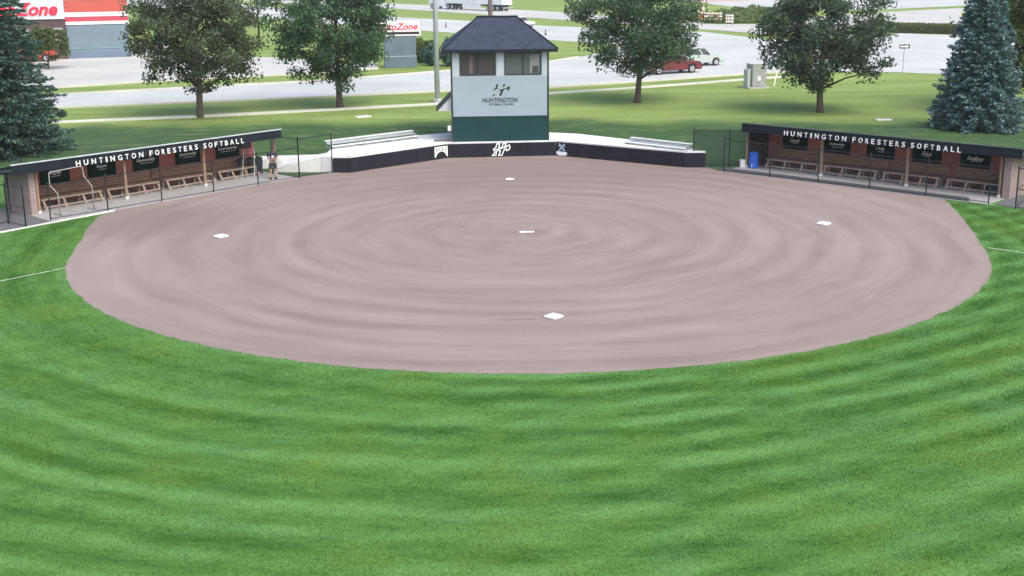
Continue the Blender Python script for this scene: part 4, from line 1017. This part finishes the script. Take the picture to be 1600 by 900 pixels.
for x in (-.35, .35): MB().tube([(x, 0, 0), (x*.6, 0, 1.7)], .03, 6).build('leg', M_steel, t)
MB().box(-.3, .3, -.05, -.01, .9, 1.4).build('lower_panel', M_or, t)
def barricade(label, x, y, L, rz_, rows):
    t = thing('barricade', label, 'barricade', (x, y, .885), rz_)
    for r in range(rows):
        z = .5+.42*r; b_ = MB().box(-L/2, L/2, -.03, .03, z, z+.24).build('rail', M_white, t)
        k = int(L/.4); mb = MB()
        for i in range(k): xx = -L/2+.1+i*(L-.2)/k; mb.side([(xx, z+.01), (xx+.14, z+.01), (xx+.26, z+.23), (xx+.12, z+.23)], -.036, -.031)
        mb.build('stripes', M_or, b_, kind='stuff')
    for x_ in (-L*.42, L*.42): MB().side([(x_-.04, 0), (x_+.04, 0), (x_+.04, .5+.42*rows), (x_-.04, .5+.42*rows)], .031, .07).build('leg', M_steel, t); MB().box(x_-.04, x_+.04, -.5, .5, 0, .05).build('foot', M_steel, t)
barricade('wide orange and white striped road barricade with three rails before the weeds', 37.4, 125.2, 2.6, R(-8), 3)
barricade('narrow striped road barricade standing alone on the far road', 38.3, 118.2, 1.1, R(-8), 3)
for x, y, lab, a_ in ((24.6, 13.9, 'flat white concrete slab on the lawn between dark maple and blue spruce', 0), (-8.7, 19.6, 'flat white slab on the lawn under the fresh green maple', .5)):
    t = tag(MB().box(-.5, .5, -.28, .28, -.05, .06).build('access_cover', M_conc_w, None, .02), lab, 'cover'); t.location = (x, y, float(ground_h(np.array(x), np.array(y)))); t.rotation_euler = (0, 0, a_)

# ------------------------------------------------------------------ store and its sign
ST = thing('store_building', 'grey store with orange and white striped upper wall and red letters', 'building', (-43.0, 73.4, .86), R(14))
M_sgrey = mat('store_stucco', (.15, .21, .25), .8, .08, .6); M_sor = mat('store_orange', (.46, .085, .06), .6, .06, 1); M_sred = mat('store_red', (.46, .055, .085), .6, .06, 1)
M_sred2 = mat('sign_red', (.66, .02, .06), .4, .05)
L = 6.35
MB().box(0, L, 0, 22, 0, 3.55).build('wall', M_sgrey, ST)
MB().box(-.05, L+.05, -.03, 22.05, -.05, .75).build('plinth', mat('store_plinth', (.13, .18, .24), .8, .1, .6), ST)
MB().box(.5, L+.04, -.045, -.031, 1.0, 1.1).build('teal_stripe', mat('store_teal', (.15, .30, .33), .7), ST)
for z0_, z1_, m_, pr in ((3.552, 3.86, M_white, .08), (3.862, 4.38, M_sred, .05), (4.382, 4.82, M_white, .06), (4.822, 6.12, M_sor, .04), (6.122, 6.42, M_white, .10)):
    MB().box(-.02, L+pr, -pr, 22+pr, z0_, z1_).build('band', m_, ST)
MB().box(0.2, L-.1, .3, 21.6, 6.30, 6.36).build('roof', M_roofdk, ST)
MB().box(-20, -.06, -.35, 20, 0, 4.2).build('entrance_wall', brick_mat('store_brick', (.10, .065, .065), (.08, .05, .05), (.13, .10, .1)), ST)
MB().box(-20.1, -.03, -.55, 20.1, 4.202, 6.2).build('parapet', mat('parapet_white', (.52, .58, .60), .6, .05), ST)
for x in (-1.3, -2.95, -4.6, -6.3, -8.0):
    wn = MB().box(x, x+.95, -.40, -.352, 1.9, 3.3).build('window', mat('store_frame', (.2, .2, .21), .5), ST)
    MB().box(x+.07, x+.88, -.42, -.401, 1.97, 3.23).build('pane', mat('store_glass', (.50, .56, .57), .2, .2, 1.5), wn)
text('lettering', 'AutoZone', M_sred2, ST, (-4.75, -.58, 5.25), width=8.2, height=1.35, shear=.3, depth=.1, bold=.03)
t = thing('store_sign', 'white roadside store sign with red letters on a grey block base', 'sign', (-7.3, 57.2, .86), R(8))
M_sblk = mat('sign_block', (.11, .15, .185), .8, .1, .8)
MB().box(-1.55, 1.55, -.35, .35, 0, 1.05).build('base', M_sblk, t, .02); MB().box(-1.5, 1.5, -.30, .30, 1.12, 2.9).build('upper_base', M_sblk, t, .02)
MB().box(-1.53, 1.53, -.33, .33, 1.051, 1.119).build('joint', mat('sign_joint', (.3, .35, .38), .7), t)
MB().box(-2.55, 2.05, -.32, .32, 2.92, 4.5).build('panel', M_steel, t, .03)
MB().box(-2.47, 1.97, -.345, -.322, 3.0, 4.42).build('face', mat('sign_face', (.82, .72, .73), .5, .04), t)
text('lettering', 'AutoZone', M_sred2, t, (-.28, -.36, 3.85), width=4.0, height=.62, shear=.3, depth=.02, bold=.02)
MB().box(-2.2, 1.85, -.36, -.346, 3.12, 3.36).build('message_strip', M_black, t)
t = thing('far_building', 'low far building with a pinkish red roof beyond the lot', 'building', (52, 206, .86), R(25))
MB().box(0, 22, 0, 14, 0, 3.2).build('wall', mat('far_wall', (.42, .33, .34), .8), t)
MB().add([(-.6, -.6, 3.2), (22.6, -.6, 3.2), (22.6, 14.6, 3.2), (-.6, 14.6, 3.2), (4, 7, 6.2), (18, 7, 6.2)], [(0, 1, 5, 4), (1, 2, 5), (2, 3, 4, 5), (3, 0, 4), (3, 2, 1, 0)]).build('roof', mat('far_roof', (.36, .13, .17), .8), t)
for x in (3, 8, 13, 18): wn = MB().box(x, x+1.6, -.06, -.002, .9, 2.3).build('window', M_white, t); MB().box(x+.1, x+1.5, -.08, -.061, 1, 2.2).build('pane', M_glass, wn)

# ------------------------------------------------------------------ vehicles
def wheel(parent, x, y, r=.34, w_=.22):
    s = 1 if y > 0 else -1
    Mx = Matrix.Translation((x, y, r)) @ Matrix.Rotation(R(90), 4, 'X')
    o_ = MB().lathe([(r*.80, -w_/2), (r*.97, -w_/2*.85), (r, -w_/4), (r, w_/4), (r*.97, w_/2*.85), (r*.80, w_/2)], 20, Mx).build('wheel', M_tyre, parent)
    MB().lathe([(r*.62, -w_/2-.012), (r*.66, 0), (r*.62, w_/2+.012)], 14, Mx).build('rim', M_rim, o_)
    MB().lathe([(r*.16, -w_/2-.03), (r*.2, 0), (r*.16, w_/2+.03)], 8, Mx).build('hub', M_black, o_)
def arches(prof_top, wx, r, x0_, x1_, zb_):
    """lower edge with wheel arches then the given top line (front to back)"""
    p = [(x0_, zb_)]
    for c in sorted(wx):
        p.append((c-r*1.18, zb_))
        for i in range(1, 10): a = math.pi*(1-i/10); p.append((c+r*1.18*math.cos(a), r+r*1.18*math.sin(a)*.98))
        p.append((c+r*1.18, zb_))
    p.append((x1_, zb_)); return p + prof_top
def car(label, cat, x, y, rz_, m, kind='suv', z=.875, r=.35, name='parked_car'):
    t = thing(name, label, cat, (x, y, z), rz_)
    W = .92
    if kind == 'pickup': L_, wx, belt, top, cab = 5.7, (-1.75, 1.75), 1.12, 1.82, (-.75, 1.35)
    elif kind == 'sedan': L_, wx, belt, top, cab = 4.8, (-1.42, 1.45), .95, 1.44, (-1.7, 1.0)
    else: L_, wx, belt, top, cab = 4.6, (-1.35, 1.40), 1.06, 1.68, (-2.05, .95)
    h = L_/2
    hood = belt-.06
    body = arches([(h, .62), (h-.08, .86), (h-.25, hood-.06), (cab[1]+.15, hood+.02), (cab[1]-.1, belt), (-h+.12, belt), (-h, belt-.12)], wx, r, -h+.03, h-.03, .30)
    MB().side(body, -W, W).build('body', m, t, .05, seg=2)
    bx0, bx1 = cab; sl_ = .55 if kind != 'pickup' else .5; rb = .18 if kind != 'sedan' else .7
    P8 = [(bx0, -W+.05, belt-.03), (bx1, -W+.05, belt-.03), (bx1, W-.05, belt-.03), (bx0, W-.05, belt-.03), (bx0+rb, -W+.22, top), (bx1-sl_-.15, -W+.22, top), (bx1-sl_-.15, W-.22, top), (bx0+rb, W-.22, top)]
    MB().add(P8, [(3, 2, 1, 0), (4, 5, 6, 7), (0, 1, 5, 4), (1, 2, 6, 5), (2, 3, 7, 6), (3, 0, 4, 7)]).build('cabin', m, t, .06, seg=2)
    def lerp(a, b, f): return tuple(a[i]+(b[i]-a[i])*f for i in range(3))
    def pane(q, off, nm='window'):
        a, b, c, d_ = [Vector(v) for v in q]; n_ = (b-a).cross(d_-a).normalized()*off
        cc = (a+b+c+d_)/4; v = [cc+(p-cc)*.86+n_ for p in (a, b, c, d_)]; v2 = [p-n_*.6 for p in v]
        MB().add([tuple(p) for p in v2+v], [(3, 2, 1, 0), (4, 5, 6, 7), (0, 1, 5, 4), (1, 2, 6, 5), (2, 3, 7, 6), (3, 0, 4, 7)]).build(nm, M_car_glass, t)
    pane((P8[1], P8[2], P8[6], P8[5]), .02, 'windscreen'); pane((P8[3], P8[0], P8[4], P8[7]), .02, 'rear_window')
    for s in (0, 1):
        A, B, C_, D_ = (P8[0], P8[1], P8[5], P8[4]) if s == 0 else (P8[2], P8[3], P8[7], P8[6])
        for f0, f1 in ((.02, .34), (.36, .66), (.68, .98)) if kind == 'suv' else ((.03, .48), (.52, .97)):
            pane((lerp(A, B, f0), lerp(A, B, f1), lerp(D_, C_, f1), lerp(D_, C_, f0)), .02)
    if kind == 'pickup': MB().box(-h+.12, cab[0]-.08, -W+.12, W-.12, belt-.05, belt+.012).build('bed', M_black, t)
    for x_ in wx:
        for y_ in (-W+.08, W-.08): wheel(t, x_, y_, r)
    for y_ in (-.66, .66):
        MB().box(h-.13, h-.015, y_-.17, y_+.17, .64, .80).build('headlight', M_white, t, .03); MB().box(-h-.015, -h+.08, y_-.14, y_+.14, .66, .92).build('tail_light', mat('tail_red', (.4, .02, .02), .3), t, .02)
    MB().box(h-.06, h+.07, -W+.05, W-.05, .36, .56).build('bumper', mat('bumper_grey', (.2, .2, .21), .5), t, .04); MB().box(-h-.07, -h+.06, -W+.05, W-.05, .36, .56).build('bumper', MATS['bumper_grey'], t, .04)
    for y_ in (-W-.09, W+.01): MB().box(cab[1]-.5, cab[1]-.36, y_, y_+.08, belt, belt+.14).build('mirror', M_black, t, .02)
    return t
def paint(nm, c): return mat(nm, c, .28, .04, 2, spec=.6)
car('dark red pickup truck partly hidden behind the maple', 'pickup', 16.9, 47.4, R(24), paint('red_paint', (.13, .022, .026)), 'pickup', r=.38, name='pickup_truck')
car('pale green silver car on the road beyond the red pickup', 'car', 20.9, 54.6, R(20), paint('silver_green_paint', (.40, .46, .43)), 'suv', name='parked_car')
car('white car half hidden by the tower roof on the far road', 'car', 8.2, 121.5, R(-55), paint('white_car_paint', (.75, .76, .77)), 'sedan', name='parked_car')
car('red pickup parked before the store entrance, half hidden by the green spruce', 'pickup', -46.3, 70.2, R(20), paint('bright_red_paint', (.50, .06, .04)), 'pickup', r=.38, name='pickup_truck')
# articulated lorry
t = thing('semi_truck', 'white articulated semi truck with long trailer on the far divided road', 'truck', (-1.3, 186.5, .885), R(-50))
M_trl = mat('trailer_white', (.70, .72, .74), .5, .05, 1)
MB().box(.2, 16.2, -1.28, 1.28, 1.15, 4.05).build('trailer_box', M_trl, t, .03)
MB().box(.3, 16.1, -.5, .5, .85, 1.12).build('chassis', M_black, t)
MB().box(4.9, 10.2, -1.26, -1.20, .45, 1.13).build('side_skirt', M_trl, t)
for x in (.55, 1.85, 12.2, 13.5, 14.8):
    for y_ in (-1.05, 1.05): wheel(t, x, y_, .52, .32)
for y_ in (-1.05, 1.05): wheel(t, -4.3, y_, .52, .3)
cb = MB().side([(-5.3, .5), (-.2, .5), (-.2, 1.1), (-1.3, 1.2), (-1.3, 3.6), (-3.3, 3.7), (-3.7, 2.4), (-5.2, 2.0)], -1.15, 1.15).build('cab', M_trl, t, .06)
for y_ in (-1.17, 1.155): MB().box(-3.2, -2.2, y_, y_+.015, 2.3, 3.2).build('window', M_car_glass, cb)
MB().box(16.2, 16.45, -1.2, 1.2, .5, .7).build('rear_bumper', M_steel, t)

# ------------------------------------------------------------------ air
hz = bpy.data.materials.new('haze_air'); hz.use_nodes = True
hn = hz.node_tree; hn.nodes.remove(hn.nodes['Principled BSDF'])
pv = hn.nodes.new('ShaderNodeVolumePrincipled'); pv.inputs['Color'].default_value = (.93, .96, 1, 1); pv.inputs['Density'].default_value = .00022
hn.links.new(pv.outputs[0], hn.nodes['Material Output'].inputs['Volume'])
tag(MB().box(-720, 720, -320, 920, -1.2, 19.5).build('haze', hz), 'thin pale summer haze over the field and road', 'haze', kind='stuff')
